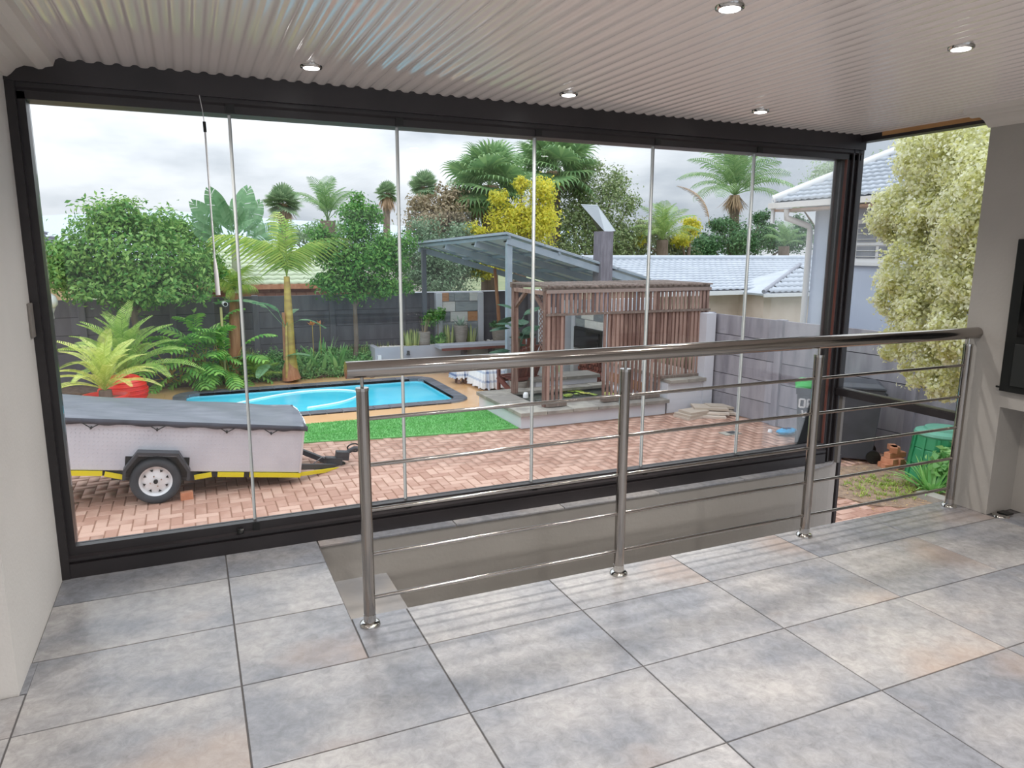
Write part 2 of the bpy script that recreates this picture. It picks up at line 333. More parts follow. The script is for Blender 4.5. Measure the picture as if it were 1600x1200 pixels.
# cornices
cp = [(0, 0), (0, -.085), (.015, -.087), (.03, -.075), (.05, -.052), (.08, -.038), (.11, -.040), (.13, -.048), (.145, -.046), (.155, -.038), (.185, -.03), (.195, -.004), (.195, 0)]
MB().extr([(-.65+p, CEIL-.005+q) for p, q in cp], 'y', 2.80, 3.785).build('trim_1', M_cornice, kind='structure')
MB().extr([(4.27-p*1.3, CEIL-.005+q*1.0) for p, q in cp], 'y', YB, 2.86).build('trim_2', M_cornice, kind='structure')
MB().extr([(2.80-p, CEIL-.005+q) for p, q in cp], 'x', -3.5, -.65).build('trim_3', M_cornice, kind='structure')
# stairwell
st = thing('staircase', None, None, (2.4, 3.3, G), kind='structure')
for k in range(4):
    z = -.225-.235*k; x0 = .53+(.36+.30*(k-1) if k else 0); b = MB(); b.box(x0, x0+(.36 if k == 0 else .31), HY0-.02, HY0+.85, max(G-.02, z-.2), z); b.build('step', mat('step_tile', '#94969b', '#b2afab', scale=3, rough=.3, bump=.2, bscale=25), st)
MB().box(1.75, 4.505, 2.85, 3.73, G-.06, G).build('landing', M_tile, st)
MB().box(.43, .53, HY0-.02, 3.82, G-.1, -.005).build('wall_stair_left', M_grayplaster, kind='structure')
MB().box(.53, 4.60, HY0-.1, HY0-.002, G-.1, -.19).build('wall_stair_front', M_grayplaster, kind='structure')
pp = [(.53, 3.72), (3.9, 3.72), (4.12, 3.74), (4.28, 3.775), (4.40, 3.83), (4.47, 3.90), (4.50, 3.98), (4.50, 4.02), (.53, 4.02)]
ws = MB(); ws.prism(pp, G-.1, -.012); ws.build('wall_stair_outer', M_grayplaster, kind='structure')
MB().box(-3.6, .43, 3.82, 3.95, G-.1, -.012).build('wall_plinth', M_offwhite, kind='structure')
lg = thing('trim_4', None, None, (2.4, 3.8, 0), kind='structure')
for x0, x1 in ((.53, 1.30), (1.30, 2.0), (2.0, 2.7), (2.7, 3.4)): MB().box(x0+.003, x1-.003, 3.705, 3.80, -.012, 0).build('tile', M_tile, lg, bevel=.002)
MB().prism([(3.403, 3.705), (3.9, 3.705), (4.12, 3.725), (4.28, 3.76), (4.40, 3.815), (4.48, 3.89), (4.51, 3.98), (4.49, 4.02), (3.403, 4.02)], -.012, 0).build('tile', M_tile, lg)

# ---- frameless folding glass front
win = thing('window_1', None, None, (1.8, 3.84, 0), kind='structure')
h = MB(); h.extr([(3.775, 2.235), (3.765, 2.235), (3.765, CEIL+.03), (3.93, CEIL+.03), (3.93, 2.17), (3.80, 2.17), (3.80, 2.205), (3.785, 2.215), (3.785, 2.235)], 'x', -.65, 4.34); h.build('header_track', M_bronze, win)
h = MB(); h.extr([(3.775, 0), (3.775, .07), (3.79, .075), (3.79, .082), (3.775, .086), (3.775, .10), (3.80, .105), (3.80, .148), (3.862, .148), (3.862, 0)], 'x', -.65, 4.22); h.build('sill_track', M_bronze, win)
MB().box(-.65, -.615, 3.77, 3.92, .0, 2.32).box(-.615, -.585, 3.80, 3.90, .148, 2.2).build('jamb', M_bronze, win)
cpst = MB(); cpst.box(4.225, 4.37, 3.80, 3.93, -.02, CEIL+.02); cpst.box(4.25, 4.265, 3.785, 3.80, 0, CEIL); cpst.box(4.30, 4.312, 3.785, 3.80, 0, CEIL); cpst.box(4.212, 4.225, 3.80, 3.86, .148, 2.17)
cpst.build('corner_post', M_bronze, win, bevel=.003)
MB().box(4.203, 4.212, 3.795, 3.812, .148, 2.17).build('timber_edge', M_redwood, win)
edges = [-.585, .23, 1.045, 1.84, 2.64, 3.43, 4.21]
for a, b in zip(edges[:-1], edges[1:]):
    g = MB().box(a+.006, b-.006, 3.84, 3.848, .148, 2.18).build('glass_panel', M_glass, win)
for a in edges[1:-1]:
    MB().box(a-.010, a+.001, 3.838, 3.852, .148, 2.18).build('edge_seal', M_seal, win)
    MB().box(a+.001, a+.005, 3.836, 3.852, .148, 2.18).build('seal_line', M_sealdark, win)
    MB().box(a-.016, a+.016, 3.793, 3.80, .085, .145).build('hinge_block', M_black, win)
    MB().box(a-.02, a+.02, 3.793, 3.80, 2.172, 2.235).build('hinge_block', M_black, win)
# side light over the stair door
w2 = thing('window_2', None, None, (4.33, 3.3, 0), kind='structure')
MB().box(4.29, 4.37, 2.86, 3.80, 2.285, CEIL+.01).build('header_track', M_bronze, w2)
MB().extr([(4.29, .51), (4.29, .555), (4.305, .56), (4.37, .56), (4.37, .51)], 'y', 2.86, 3.80).build('transom', M_bronze, w2)
MB().box(4.32, 4.328, 2.86, 3.80, .56, 2.285).build('glass_panel', M_glass, w2)
MB().box(4.505, 4.53, 3.90, 3.93, G, .0).build('door_jamb', M_bronze, w2)
MB().box(4.31, 4.335, 3.745, 3.775, .0, .51).build('door_jamb', mat('grey_aluminium_jamb', '#77736f', rough=.4), w2)
MB().box(4.285, 4.31, 2.90, 3.60, CEIL-.035, CEIL-.008).build('timber_packer', mat('bare_pine', '#b98a5a', '#c99b68', rough=.7), w2)

# ---- balustrade
bal = thing('balustrade', 'polished stainless steel balustrade with round handrail along the stairwell edge', 'railing', (2.4, 2.79, 0))
MB().tube([(.53, 2.79, 1.085), (4.268, 2.79, 1.075)], .034, 28).build('handrail', M_steel, bal)
posts = (.592, 1.81, 3.01, 4.20)
for px_ in posts:
    p = MB().tube([(px_, 2.79, .012), (px_, 2.79, 1.0)], .0245, 24).build('post', M_steel, bal)
    MB().lathe((px_, 2.79, 0), [(.0, .018), (.03, .018), (.040, .013), (.044, .004), (.044, 0)], 28).build('base_flange', M_chrome, p)
    MB().tube([(px_, 2.79, .018), (px_, 2.79, .05)], .0258, 24).build('base_sleeve', M_chrome, p)
    MB().tube([(px_, 2.79, 1.0), (px_, 2.79, 1.012)], .026, 24).tube([(px_, 2.79, 1.0), (px_, 2.79, 1.056)], .007, 12).build('saddle_stem', M_chrome, p)
for a, b in zip(posts[:-1], posts[1:]):
    for z in (.885, .693, .503, .310, .120): MB().tube([(a+.022, 2.79, z), (b-.022, 2.79, z)], .0085, 12).build('rail_bar', M_steel, bal)

# ---- downlights
names = ['left lit downlight in the ribbed ceiling beside the long dark header', 'middle lit downlight of the row along the dark header', 'right lit downlight of the row along the dark header near the corner post',
         'lit downlight cut by the top edge of the photo, in the middle of the ceiling', 'lit downlight near the right side of the ribbed ceiling above the pillar']
for (x, y), lb in zip(((.55, 3.41), (1.83, 3.43), (3.03, 3.37), (1.67, 2.03), (2.80, 2.03)), names):
    t = thing('downlight', lb, 'light', (x, y, CEIL-.018), 'round downlights in the ribbed ceiling')
    MB().lathe((x, y, CEIL-.02), [(.030, .004), (.034, 0), (.046, .002), (.048, .014), (.048, .02)], 28).build('trim_ring', M_chrome, t)
    MB().lathe((x, y, CEIL-.0215), [(0, -.003), (.02, -.002), (.034, .001)], 24, smooth=False).build('lens', M_lamp, t)
DL = [(.55, 3.41), (1.83, 3.43), (3.03, 3.37), (1.67, 2.03), (2.80, 2.03), (.4, .6), (1.67, .6), (2.9, .6), (.4, -1), (1.67, -1), (2.9, -1), (-1.6, .6), (-1.6, -1), (-1.6, 2.0)]  # seen downlights first, then unseen spots added to brighten the room
for x, y in DL:
    l = bpy.data.lights.new('downlight_and_fill_beam', 'SPOT'); l.energy = 36; l.spot_size = R(140); l.spot_blend = 1; l.shadow_soft_size = .035; l.color = (1, .95, .90)
    o = bpy.data.objects.new('downlight_and_fill_beam', l); COL.objects.link(o); o.location = (x, y, CEIL-.035)

# ---- small things in the room
t = thing('blind_wand', 'thin white pull wand with black clip hanging in front of the left glass panel', 'blind wand', (.115, 3.72, 1.33))
MB().tube([(.10, 3.768, 2.24), (.108, 3.74, 2.17), (.112, 3.72, 2.11)], .002, 6).build('cord', M_white, t)
MB().tube([(.112, 3.72, 2.115), (.113, 3.72, 2.07)], .007, 8).build('clip', M_black, t)
MB().tube([(.113, 3.72, 2.07), (.116, 3.72, 1.50)], .0042, 8).build('rod', mat('wand_plastic', '#d9dde0', rough=.3), t)
MB().tube([(.116, 3.72, 1.50), (.118, 3.72, 1.44), (.12, 3.72, 1.33)], [.006, .010, .011], 10).build('grip', M_white, t)
t = thing('latch_knob', 'small black floor latch with bright pin on the sill track', 'latch', (.15, 3.79, .09))
MB().lathe((.15, 3.775, .11), [(0, .02), (.014, .02), (.018, 0)], 14).build('body', M_black, t)
MB().tube([(.156, 3.772, .124), (.166, 3.768, .126)], .005, 8).build('pin', M_chrome, t)
t = thing('switch_plate', 'small grey-beige metal bracket on the left wall beside the dark jamb', 'bracket', (-.65, 3.70, 1.2))
MB().box(-.65, -.638, 3.70, 3.765, 1.16, 1.31).build('plate', mat('bracket_metal', '#8f8a84', rough=.5), t, bevel=.003)
t = thing('braai_door', 'black steel built-in braai front fixed on the right wall', 'braai', (4.27, 2.2, .76))
MB().box(4.235, 4.27, 1.7, 2.605, .76, 1.62).build('frame', M_black, t, bevel=.004)
MB().box(4.222, 4.236, 1.72, 2.54, 1.08, 1.45).build('door_panel', mat('black_gloss_panel', '#0c0d0e', rough=.15), t, bevel=.003)
MB().box(4.222, 4.236, 1.72, 2.54, .80, 1.04).build('lower_panel', mat('black_matt_panel', '#202322', rough=.5), t, bevel=.003)
MB().tube([(4.25, 2.605, .78), (4.25, 2.63, .78)], .006, 8).build('hinge_pin', M_black, t)
t = thing('base_cover', 'round chrome floor flange with dark socket at the foot of the right pillar', 'flange', (4.36, 2.55, 0))
MB().lathe((4.33, 2.555, 0), [(.0, .012), (.03, .014), (.042, .010), (.046, 0)], 24).build('flange_ring', M_chrome, t)
MB().box(4.33, 4.39, 2.52, 2.58, .012, .02).build('dark_cap', M_black, t)
t = MB(); t.tube([(4.42, 2.46, .012), (4.52, 2.44, .02), (4.62, 2.40, .012)], [.012, .02, .012], 10); t.build('red_cable_reel', M_red, label='small red plastic item on the tiles at the right edge of the photo', cat='red object', base=True)

# ================================================================== THE YARD
# distant ground and hills
MB().box(-60, 90, 4.2, 4.3, G-.8, G-.7).box(-60, 90, 4.3, 140, G-.8, G-.7).build('ground', mat('distant_ground', '#6d7a55', '#8a8d6a', scale=.3, rough=1), kind='structure')
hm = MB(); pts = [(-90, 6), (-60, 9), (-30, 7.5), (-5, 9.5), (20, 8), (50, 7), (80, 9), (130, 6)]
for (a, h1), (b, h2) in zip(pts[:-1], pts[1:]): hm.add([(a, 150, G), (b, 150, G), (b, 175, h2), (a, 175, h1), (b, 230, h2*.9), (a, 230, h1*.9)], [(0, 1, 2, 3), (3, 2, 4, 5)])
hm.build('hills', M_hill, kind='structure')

# ---- brick paving, herringbone
pav = MB(); pav.prism([(-3.6, 3.95), (4.51, 3.95), (4.51, 2.3), (9.0, 2.3), (8.2, 9.85), (7.0, 9.75), (4.35, 9.75), (-3.6, 10.4)], G-.12, G-.006)
paving = pav.build('paving', M_joint, kind='structure')
lx = [-4, 1.25, 2.37, 3.5, 4.38]; ly = [10.5, 10.02, 9.82, 9.67, 9.62]
def front_line(x): return float(np.interp(x, lx, ly)) if x < 4.38 else 9.56
def inpav(x, y):
    if y > front_line(x)-.06 or y < 4.0 or x < -3: return False
    if x < 4.45 and y < 4.05: return False
    if x > 8.42-(y-5.6)*.12 and y > 2: return False
    if (x-7.2)**2/.9+(y-5.55)**2/.55 < 1: return False      # the worn patch of weeds
    return True
bw = .112; cand = []
for i in range(-60, 130):
    for j in range(-60, 130):
        q = (i+j) % 4
        if q == 0: c = (i*bw+bw, j*bw+bw/2, 0)       # horizontal brick covers i,i+1
        elif q == 2: c = (i*bw+bw/2, j*bw+bw, 1)
        else: continue
        cand.append(c)
# herringbone: cells with (i-j)%4: 0,1 horizontal pair, 2,3 vertical pair
cand = []
for i in range(-40, 90):
    for j in range(18, 95):
        k = (i-j) % 4
        if k == 0: cand.append(((i+1)*bw, (j+.5)*bw, 0))
        if k == 2: cand.append(((i+.5)*bw, (j)*bw, 1))
cand = [c for c in cand if inpav(c[0], c[1])]
def visible(x, y):
    p = np.array([x, y, G-CH]); zc = p@_f; u = 800+FPX*(p@_r2)/zc; v = 600-FPX*(p@_u2)/zc
    if u < 105 or u > 1485 or v > 860: return False
    if v > 850-.132*(u-118)-3 and u < 1300: return False
    return True
vis = [c for c in cand if visible(c[0], c[1])]
vis.sort(key=lambda c: c[0]**2+c[1]**2); near = set(vis[:300])
def brickmesh(name, lx_, ly_, h_, m):
    b = MB(); e = .005; vs = [(sx*lx_/2, sy*ly_/2, z) for z in (0, h_-e) for sx, sy in ((-1, -1), (1, -1), (1, 1), (-1, 1))]+[(sx*(lx_/2-e), sy*(ly_/2-e), h_) for sx, sy in ((-1, -1), (1, -1), (1, 1), (-1, 1))]
    b.add(vs, [(8, 9, 10, 11)]+[(i, (i+1) % 4, 4+(i+1) % 4, 4+i) for i in range(4)]+[(4+i, 4+(i+1) % 4, 8+(i+1) % 4, 8+i) for i in range(4)])
    return b.mesh(name, m)
bme = brickmesh('brick', .214, .102, .012, M_paver)
V = []; F = []
for c in cand:
    if c in near:
        o = link('brick', bme, paving, (c[0], c[1], G-.010+rng.uniform(-.0015, .0015)))
        o.rotation_euler = (rng.uniform(-.008, .008), rng.uniform(-.008, .008), (pi/2 if c[2] else 0)+rng.uniform(-.01, .01))
    else:
        a, b_ = (.107, .051) if c[2] == 0 else (.051, .107); z = G+rng.uniform(-.0005, .002); n = len(V)
        V += [(c[0]-a, c[1]-b_, z), (c[0]+a, c[1]-b_, z), (c[0]+a, c[1]+b_, z), (c[0]-a, c[1]+b_, z)]+[(c[0]-a, c[1]-b_, z-.012), (c[0]+a, c[1]-b_, z-.012), (c[0]+a, c[1]+b_, z-.012), (c[0]-a, c[1]+b_, z-.012)]
        F += [(n, n+1, n+2, n+3), (n+4, n+5, n+1, n), (n+6, n+7, n+3, n+2), (n+5, n+6, n+2, n+1), (n+7, n+4, n, n+3)]
o = fast('brick_field', V, F, M_pavers_far, paving, None)
o.data.transform(Matrix.Translation(-wloc(paving))); o['kind'] = 'stuff'
# border course between turf and paving
for i in range(40):
    x = -1.6+.2*i*.78
    if x > 4.3: break

# ---- artificial lawn
lawn = thing('artificial_lawn', 'bright green strip of artificial lawn between the pool deck and the brick paving', 'lawn', (1.8, 10.4, G))
poly = [(-3, 10.3), (-1, 10.2), (1.25, 10.02), (2.37, 9.82), (3.5, 9.67), (4.38, 9.62), (4.4, 11.02), (-3, 11.2)]
MB().prism(poly, G-.1, G+.012).build('turf_mat', M_turf, lawn)
n = 26000; px_ = rng.uniform(-1.2, 4.36, n); fy = np.interp(px_, lx, ly)+.02; ty = np.interp(px_, [-3, 4.4], [11.2, 11.02])-.02; py_ = fy+(ty-fy)*rng.random(n)
a = rng.uniform(0, 2*pi, n); hgt = rng.uniform(.012, .026, n); wd = .006; z0 = G+.012
V = np.stack([np.stack([px_-wd*np.cos(a), py_-wd*np.sin(a), np.full(n, z0)], 1), np.stack([px_+wd*np.cos(a), py_+wd*np.sin(a), np.full(n, z0)], 1), np.stack([px_+rng.normal(0, .008, n), py_+rng.normal(0, .008, n), z0+hgt], 1)], 1).reshape(-1, 3)-np.array(wloc(lawn))
o = fast('turf_blades', V, np.arange(3*n).reshape(-1, 3), leafmat('turf_blade', '#55a04e', '#86c877', .2), lawn); o['kind'] = 'stuff'

# ---- pool deck and pool
def rr(x0, x1, y0, y1, r, n=8, cut=None):
    pts = []
    for cx, cy, a0, rad in ((x1-r, y0+r, -90, r), (x1-r, y1-r, 0, r), (x0+r, y1-r, 90, r), (x0+r, y0+r, 180, r)):
        for k in range(n+1): t = R(a0+90*k/n); pts.append((cx+rad*cos(t), cy+rad*sin(t)))
    return pts
PO = rr(-.42, 4.46, 11.70, 14.50, .42); PI_ = rr(-.20, 4.24, 11.95, 14.24, .22); PM = rr(-.40, 4.44, 11.72, 14.48, .40)
def ring(name, outer, inner, z, m, kind=None, down=.1, parent=None):
    bm = bmesh.new(); es = []
    for loop in (outer, inner):
        vs = [bm.verts.new((x, y, z)) for x, y in loop]
        es += [bm.edges.new((vs[i], vs[(i+1) % len(vs)])) for i in range(len(vs))]
    r_ = bmesh.ops.triangle_fill(bm, use_beauty=True, edges=es)
    ex = bmesh.ops.extrude_face_region(bm, geom=bm.faces[:]); bmesh.ops.translate(bm, verts=[v for v in ex['geom'] if isinstance(v, bmesh.types.BMVert)], vec=(0, 0, -down))
    bmesh.ops.recalc_face_normals(bm, faces=bm.faces)
    off = wloc(parent); bmesh.ops.translate(bm, verts=bm.verts, vec=-off)
    me = bpy.data.meshes.new(name); bm.to_mesh(me); bm.free(); me.materials.append(m)
    o = link(name, me, parent); 
    if kind: o['kind'] = kind
    return o
dk = [(-3.4, 11.21), (4.4, 11.03), (4.4, 10.99), (7.1, 10.99), (7.1, 14.75), (3.3, 14.75), (3.3, 15.2), (-.8, 15.1), (-1.2, 14.9), (-3.4, 14.9)]
deck = ring('pool_deck', dk, PM, G-.004, M_deck, 'structure')
def inpoly(x, y, P):
    c = False
    for i in range(len(P)):
        (x1, y1), (x2, y2) = P[i], P[i-1]
        if (y1 > y) != (y2 > y) and x < (x2-x1)*(y-y1)/(y2-y1)+x1: c = not c
    return c
PB = rr(-.46, 4.50, 11.66, 14.54, .45); sz = .5
smesh = None
for i in range(-7, 16):
    for j in range(22, 32):
        x0, y0 = i*sz-.05+.01*(j % 2), j*sz; cs = [(x0+a*sz, y0+b*sz) for a in (0, 1) for b in (0, 1)]
        y1_ = y0+sz
        if all(inpoly(x, y, dk) and not inpoly(x, y, PB) for x, y in cs) and not any(x0 < qx < x0+sz and y0 < qy < y1_ for qx, qy in PB):
            if smesh is None: smesh = brickmesh('slab', sz-.008, sz-.008, .014, M_deck)
            o = link('slab', smesh, deck, (x0+sz/2, y0+sz/2, G-.008+rng.uniform(-.001, .001)))
pool = thing('swimming_pool', 'turquoise rectangular swimming pool with dark slate coping', 'pool', (2.0, 13.1, G))
MB().prism(PM, G-.62, G-.60).build('pool_floor', M_poolwall, pool)
wal = MB(); npt = len(PI_)
for i in range(npt):
    a, b = PI_[i], PI_[(i+1) % npt]; wal.add([(*a, G-.6), (*b, G-.6), (*b, G+.01), (*a, G+.01)], [(0, 1, 2, 3)])
wal.build('pool_wall', M_poolwall, pool)
PW = rr(-.195, 4.235, 11.955, 14.235, .215)
wm = MB(); wm.add([(x, y, G-.055) for x, y in PW], [tuple(range(len(PW)))]); wm.build('water', M_water, pool)
def per(P, t):  # point at a fraction of the perimeter
    L_ = [math.dist(P[i], P[(i+1) % len(P)]) for i in range(len(P))]; T = sum(L_)*t; i = 0
    while T > L_[i]: T -= L_[i]; i = (i+1) % len(P)
    f = T/L_[i]; a, b = P[i], P[(i+1) % len(P)]; return (a[0]+(b[0]-a[0])*f, a[1]+(b[1]-a[1])*f)
# coping stones follow both outlines side by side
NS = 52; M_ = len(PO); seg = []
Lo = [math.dist(PO[i], PO[(i+1) % M_])+math.dist(PI_[i], PI_[(i+1) % M_]) for i in range(M_)]; cum = np.concatenate([[0], np.cumsum(Lo)])
def pr_(t):
    T = (t % 1)*cum[-1]; i = int(np.searchsorted(cum, T, side='right')-1); i = min(i, M_-1); f = (T-cum[i])/Lo[i]
    g = lambda P: (P[i][0]+(P[(i+1) % M_][0]-P[i][0])*f, P[i][1]+(P[(i+1) % M_][1]-P[i][1])*f); return g(PO), g(PI_)
for k in range(NS):
    t0, t1 = (k+.02)/NS, (k+.98)/NS; ts = [t0, (t0+t1)/2, t1]; pr2 = [pr_(t) for t in ts]
    poly = [q[0] for q in pr2]+[q[1] for q in pr2[::-1]]
    c = Vector((sum(p[0] for p in poly)/6, sum(p[1] for p in poly)/6, G))
    b = MB().prism(poly, G-.03, G+.022); link('coping_stone', b.mesh('coping_stone', M_coping, c), pool, c)
# mortar bed under the coping
b = ring('coping_bed', PO, PI_, G+.012, mat('pale_mortar', '#a8a6a4', rough=.9), parent=pool, down=.05)
hp = [(0.1, 12.9), (.8, 13.5), (1.6, 13.95), (2.3, 14.0), (2.75, 13.7), (2.7, 13.2), (2.3, 12.75), (1.7, 12.5)]
def spline(P, n=8):
    out = []; P = [Vector((*p, 0)) if len(p) == 2 else Vector(p) for p in P]
    for i in range(len(P)-1):
        p0, p1, p2, p3 = P[max(i-1, 0)], P[i], P[i+1], P[min(i+2, len(P)-1)]
        for k in range(n):
            t = k/n; out.append(.5*((2*p1)+(-p0+p2)*t+(2*p0-5*p1+4*p2-p3)*t*t+(-p0+3*p1-3*p2+p3)*t**3))
    out.append(P[-1]); return out
MB().tube([(p.x, p.y, G-.05) for p in spline(hp)], .022, 8).build('pool_cleaner_hose', M_hose, label='white pool cleaner hose floating in a loop on the turquoise water', cat='hose', base=True)

# ---- trailer, nose resting on the ground
TH = R(7.7)
tr = thing('trailer', 'silver chequer-plate box trailer with grey tarpaulin and white-rimmed wheel', 'trailer', (-.47, 8.2, G+.245)); WL[tr.name] = Vector((0, 0, 0))
b = MB(); b.box(-1.75, 1.48, .02, 1.2, .085, .62); body = b.build('body', M_alu, tr, bevel=.006)
st_ = MB()
for i in range(78):
    for k in range(13):
        x = -1.7+i*.041; z = .105+k*.041
        if -.3 < x < .34 and z < .24: continue
        a = .011 if (i+k) % 2 else -.011
        st_.add([(x-.011, .0165, z-a), (x, .0165, z+.004), (x+.011, .0165, z+a), (x, .0165, z-.004), (x, .013, z)], [(0, 1, 4), (1, 2, 4), (2, 3, 4), (3, 0, 4)])
o = st_.build('tread_studs', M_alu, body); o['kind'] = 'stuff'
for x in (-1.745, 1.47): MB().box(x-.012, x+.012, .008, .03, .085, .61).build('corner_strip', mat('bright_aluminium', '#dcdce0', rough=.35, metal=.5), body)
# tarpaulin with sag and folds
nx_, ny_ = 60, 22; V = []; F = []
for i in range(nx_+1):
    for j in range(ny_+1):
        u = i/nx_; v = j/ny_; x = -1.77+u*3.27; y = -.005+v*1.23
        z = .625+.035*sin(pi*v)-.02*sin(pi*v)*sin(3*pi*u)**2+.006*sin(23*u+9*v)+.004*sin(61*u-14*v)*(1-abs(2*v-1))
        if u > .9: z += .008*sin(70*v+20*u)
        V.append((x, y, z))
for i in range(nx_):
    for j in range(ny_): n = i*(ny_+1)+j; F.append((n, n+ny_+1, n+ny_+2, n+1))
tp = fast('tarpaulin', V, F, M_tarp, tr, smooth=True)
hv = []; hf = []; q = 90
for i in range(q+1):
    u = i/q; x = -1.78+u*3.29; s_ = .006*sin(u*90)+.004*sin(u*37)
    hv += [(x, -.008, .632), (x, -.016-.5*abs(s_), .61), (x, -.010-abs(s_), .575+.010*sin(u*60)), (x, .012, .572)]
for i in range(q):
    for k in range(3): n = i*4+k; hf.append((n, n+4, n+5, n+1))
fast('hem', hv, hf, M_tarpedge, tp, smooth=True)
MB().box(1.475, 1.50, 0, 1.22, .575, .64).build('end_hem', M_tarpedge, tp, bevel=.01)
MB().tube([(1.49, -.01, .62), (1.505, .3, .645), (1.505, .9, .65), (1.49, 1.22, .625)], .009, 6).build('edge_piping', M_white, tp)
for x in (-1.45, -1.02, -.62, -.02, .66, 1.12):
    MB().tube([(x-.08, -.012, .585), (x, -.016, .535), (x+.08, -.012, .585)], .006, 6).build('tie_cord', M_black, tp)
    MB().tube([(x, .02, .54), (x, -.018, .532)], .010, 8).build('tie_knob', M_black, body)
ch = MB(); ch.box(-1.75, 1.48, .05, .11, .02, .085); ch.box(-1.75, 1.48, 1.1, 1.16, .02, .085)
for x in (-1.6, -.6, .4, 1.3): ch.box(x, x+.05, .05, 1.16, .02, .08)
ch.box(-.42, .42, .06, .12, -.03, .03)
ch.build('chassis', M_frame, tr)
MB().tube([(0, .1, 0), (0, 1.1, 0)], .025, 10).build('axle', M_frame, tr)
for sgn, y0 in ((1, .0), (-1, 1.2)):
    y0 -= .075*sgn; wh = thing('wheel', None, None, (0, y0, 0)); wh.parent = tr; wh.location = (0, y0, 0); WL[wh.name] = Vector((0, 0, 0))
    t = MB(); pf = [(.16, -.005), (.175, -.018), (.21, -.022), (.235, -.012), (.2455, .012), (.2455, .128), (.235, .152), (.21, .162), (.175, .158), (.16, .145)]
    n = 48; vs = []; fs = []
    for r_, y in pf:
        for k in range(n): a = 2*pi*k/n; vs.append((r_*cos(a), y*sgn, r_*sin(a)))
    for i in range(len(pf)-1):
        for k in range(n): fs.append((i*n+k, i*n+(k+1) % n, (i+1)*n+(k+1) % n, (i+1)*n+k))
    t.add(vs, fs, True); t.build('tyre', M_rubber, wh)
    t = MB(); pf = [(.166, -.008), (.160, .004), (.145, .020), (.138, .045), (.10, .022), (.075, .018), (.045, .006), (.038, .006), (.0, .006)]
    vs = []; fs = []
    for r_, y in pf:
        for k in range(n): a = 2*pi*k/n; vs.append((r_*cos(a), y*sgn, r_*sin(a)))
    for i in range(len(pf)-1):
        for k in range(n): fs.append((i*n+k, i*n+(k+1) % n, (i+1)*n+(k+1) % n, (i+1)*n+k))
    t.add(vs, fs, True); rim = t.build('rim', M_white, wh)
    if sgn == 1:
        for k in range(8):
            hl = MB()
            a = 2*pi*(k+.5)/8; c_ = Vector((.112*cos(a), .0255, .112*sin(a))); rd = Vector((cos(a), 0, sin(a))); tg = Vector((-sin(a), 0, cos(a)))
            hl.plate([c_-rd*.014, c_+rd*.012+tg*.017, c_+rd*.012-tg*.017], -.006); hl.build('vent_hole', M_black, rim)
        for k in range(4):
            a = 2*pi*(k+.25)/4; MB().tube([(.055*cos(a), .01, .055*sin(a)), (.055*cos(a), -.004, .055*sin(a))], .008, 6).build('wheel_nut', M_chrome, rim)
        MB().tube([(0, .01, 0), (0, -.022, 0)], .022, 14).build('hub_cap', M_black, rim)
fo = [(-.31, .02), (-.31, .12), (-.19, .315), (.20, .315), (.325, .12), (.325, .02)]; fi = [(x*.93, z-.02 if z > .1 else z) for x, z in fo]
fm = MB(); n = len(fo)
for i in range(n-1):
    (x0, z0), (x1, z1) = fo[i], fo[i+1]; (a0, b0), (a1, b1) = fi[i], fi[i+1]
    fm.add([(x0, -.115, z0), (x1, -.115, z1), (x1, .1, z1), (x0, .1, z0), (a0, -.115, b0), (a1, -.115, b1), (a1, .1, b1), (a0, .1, b0)], [(0, 1, 2, 3), (4, 7, 6, 5), (0, 4, 5, 1), (3, 2, 6, 7)])
    fm.add([(x0, -.12, z0), (x1, -.12, z1), (x1*.9, -.12, z1-.03 if z1 > .2 else z1), (x0*.9, -.12, z0-.03 if z0 > .2 else z0)], [(0, 1, 2, 3)])
fm.build('mudguard', M_frame, tr)
fm2 = MB().box(-.30, .31, .012, .05, .02, .24); fm2.build('inner_guard', M_black, tr)
for a, b_ in (((-1.75, .055), (-.50, .055)), ((-.48, .05), (-.30, .015)), ((.37, .02), (.54, .055)), ((.60, .055), (.87, .055)), ((.93, .055), (1.48, .055))):
    MB().bar((a[0], .012, a[1]), (b_[0], .012, b_[1]), .02, .05).build('reflective_strip', M_yellow, tr)
dr = MB().bar((1.45, .1, .13), (2.02, .58, .01), .05, .06).bar((1.45, 1.1, .13), (2.02, .62, .01), .05, .06).build('drawbar', M_frame, tr)
MB().bar((1.47, .06, .05), (2.06, .52, .0), .02, .042).build('reflective_strip', M_yellow, tr)
cc = MB(); cc.box(1.86, 2.06, .54, .66, .03, .12); cc.box(1.98, 2.14, .55, .65, .09, .20); cc.tube([(2.08, .6, .16), (2.2, .6, .24), (2.26, .6, .24)], .03, 8); cpl = cc.build('coupler', M_frame, tr, bevel=.006)
MB().tube([Vector((2.19+.075*cos(a), .6+.02*sin(a*2), .25+.05*sin(a))) for a in np.linspace(0, 2*pi, 20)], .01, 6).build('safety_chain', M_black, cpl)
MB().tube([(1.7, .5, .06), (1.8, .5, .15), (1.93, .55, .13)], .006, 6).build('cable', mat('cable_grey', '#77787c', rough=.5), cpl)
MB().box(2.05, 2.1, .56, .64, -.06, .06).build('jack_foot', M_black, cpl)
tr.rotation_euler = (0, TH, 0)
b = MB().box(-.10, .10, 0, .07, 0, .085); o = b.build('brick_chock', M_brick, label='single orange brick wedged in front of the trailer wheel', cat='brick'); o.location = (-.185, 8.12, G); o.rotation_euler = (0, 0, .1)
o.data.transform(Matrix.Scale(.62, 4, (1, 0, 0)))

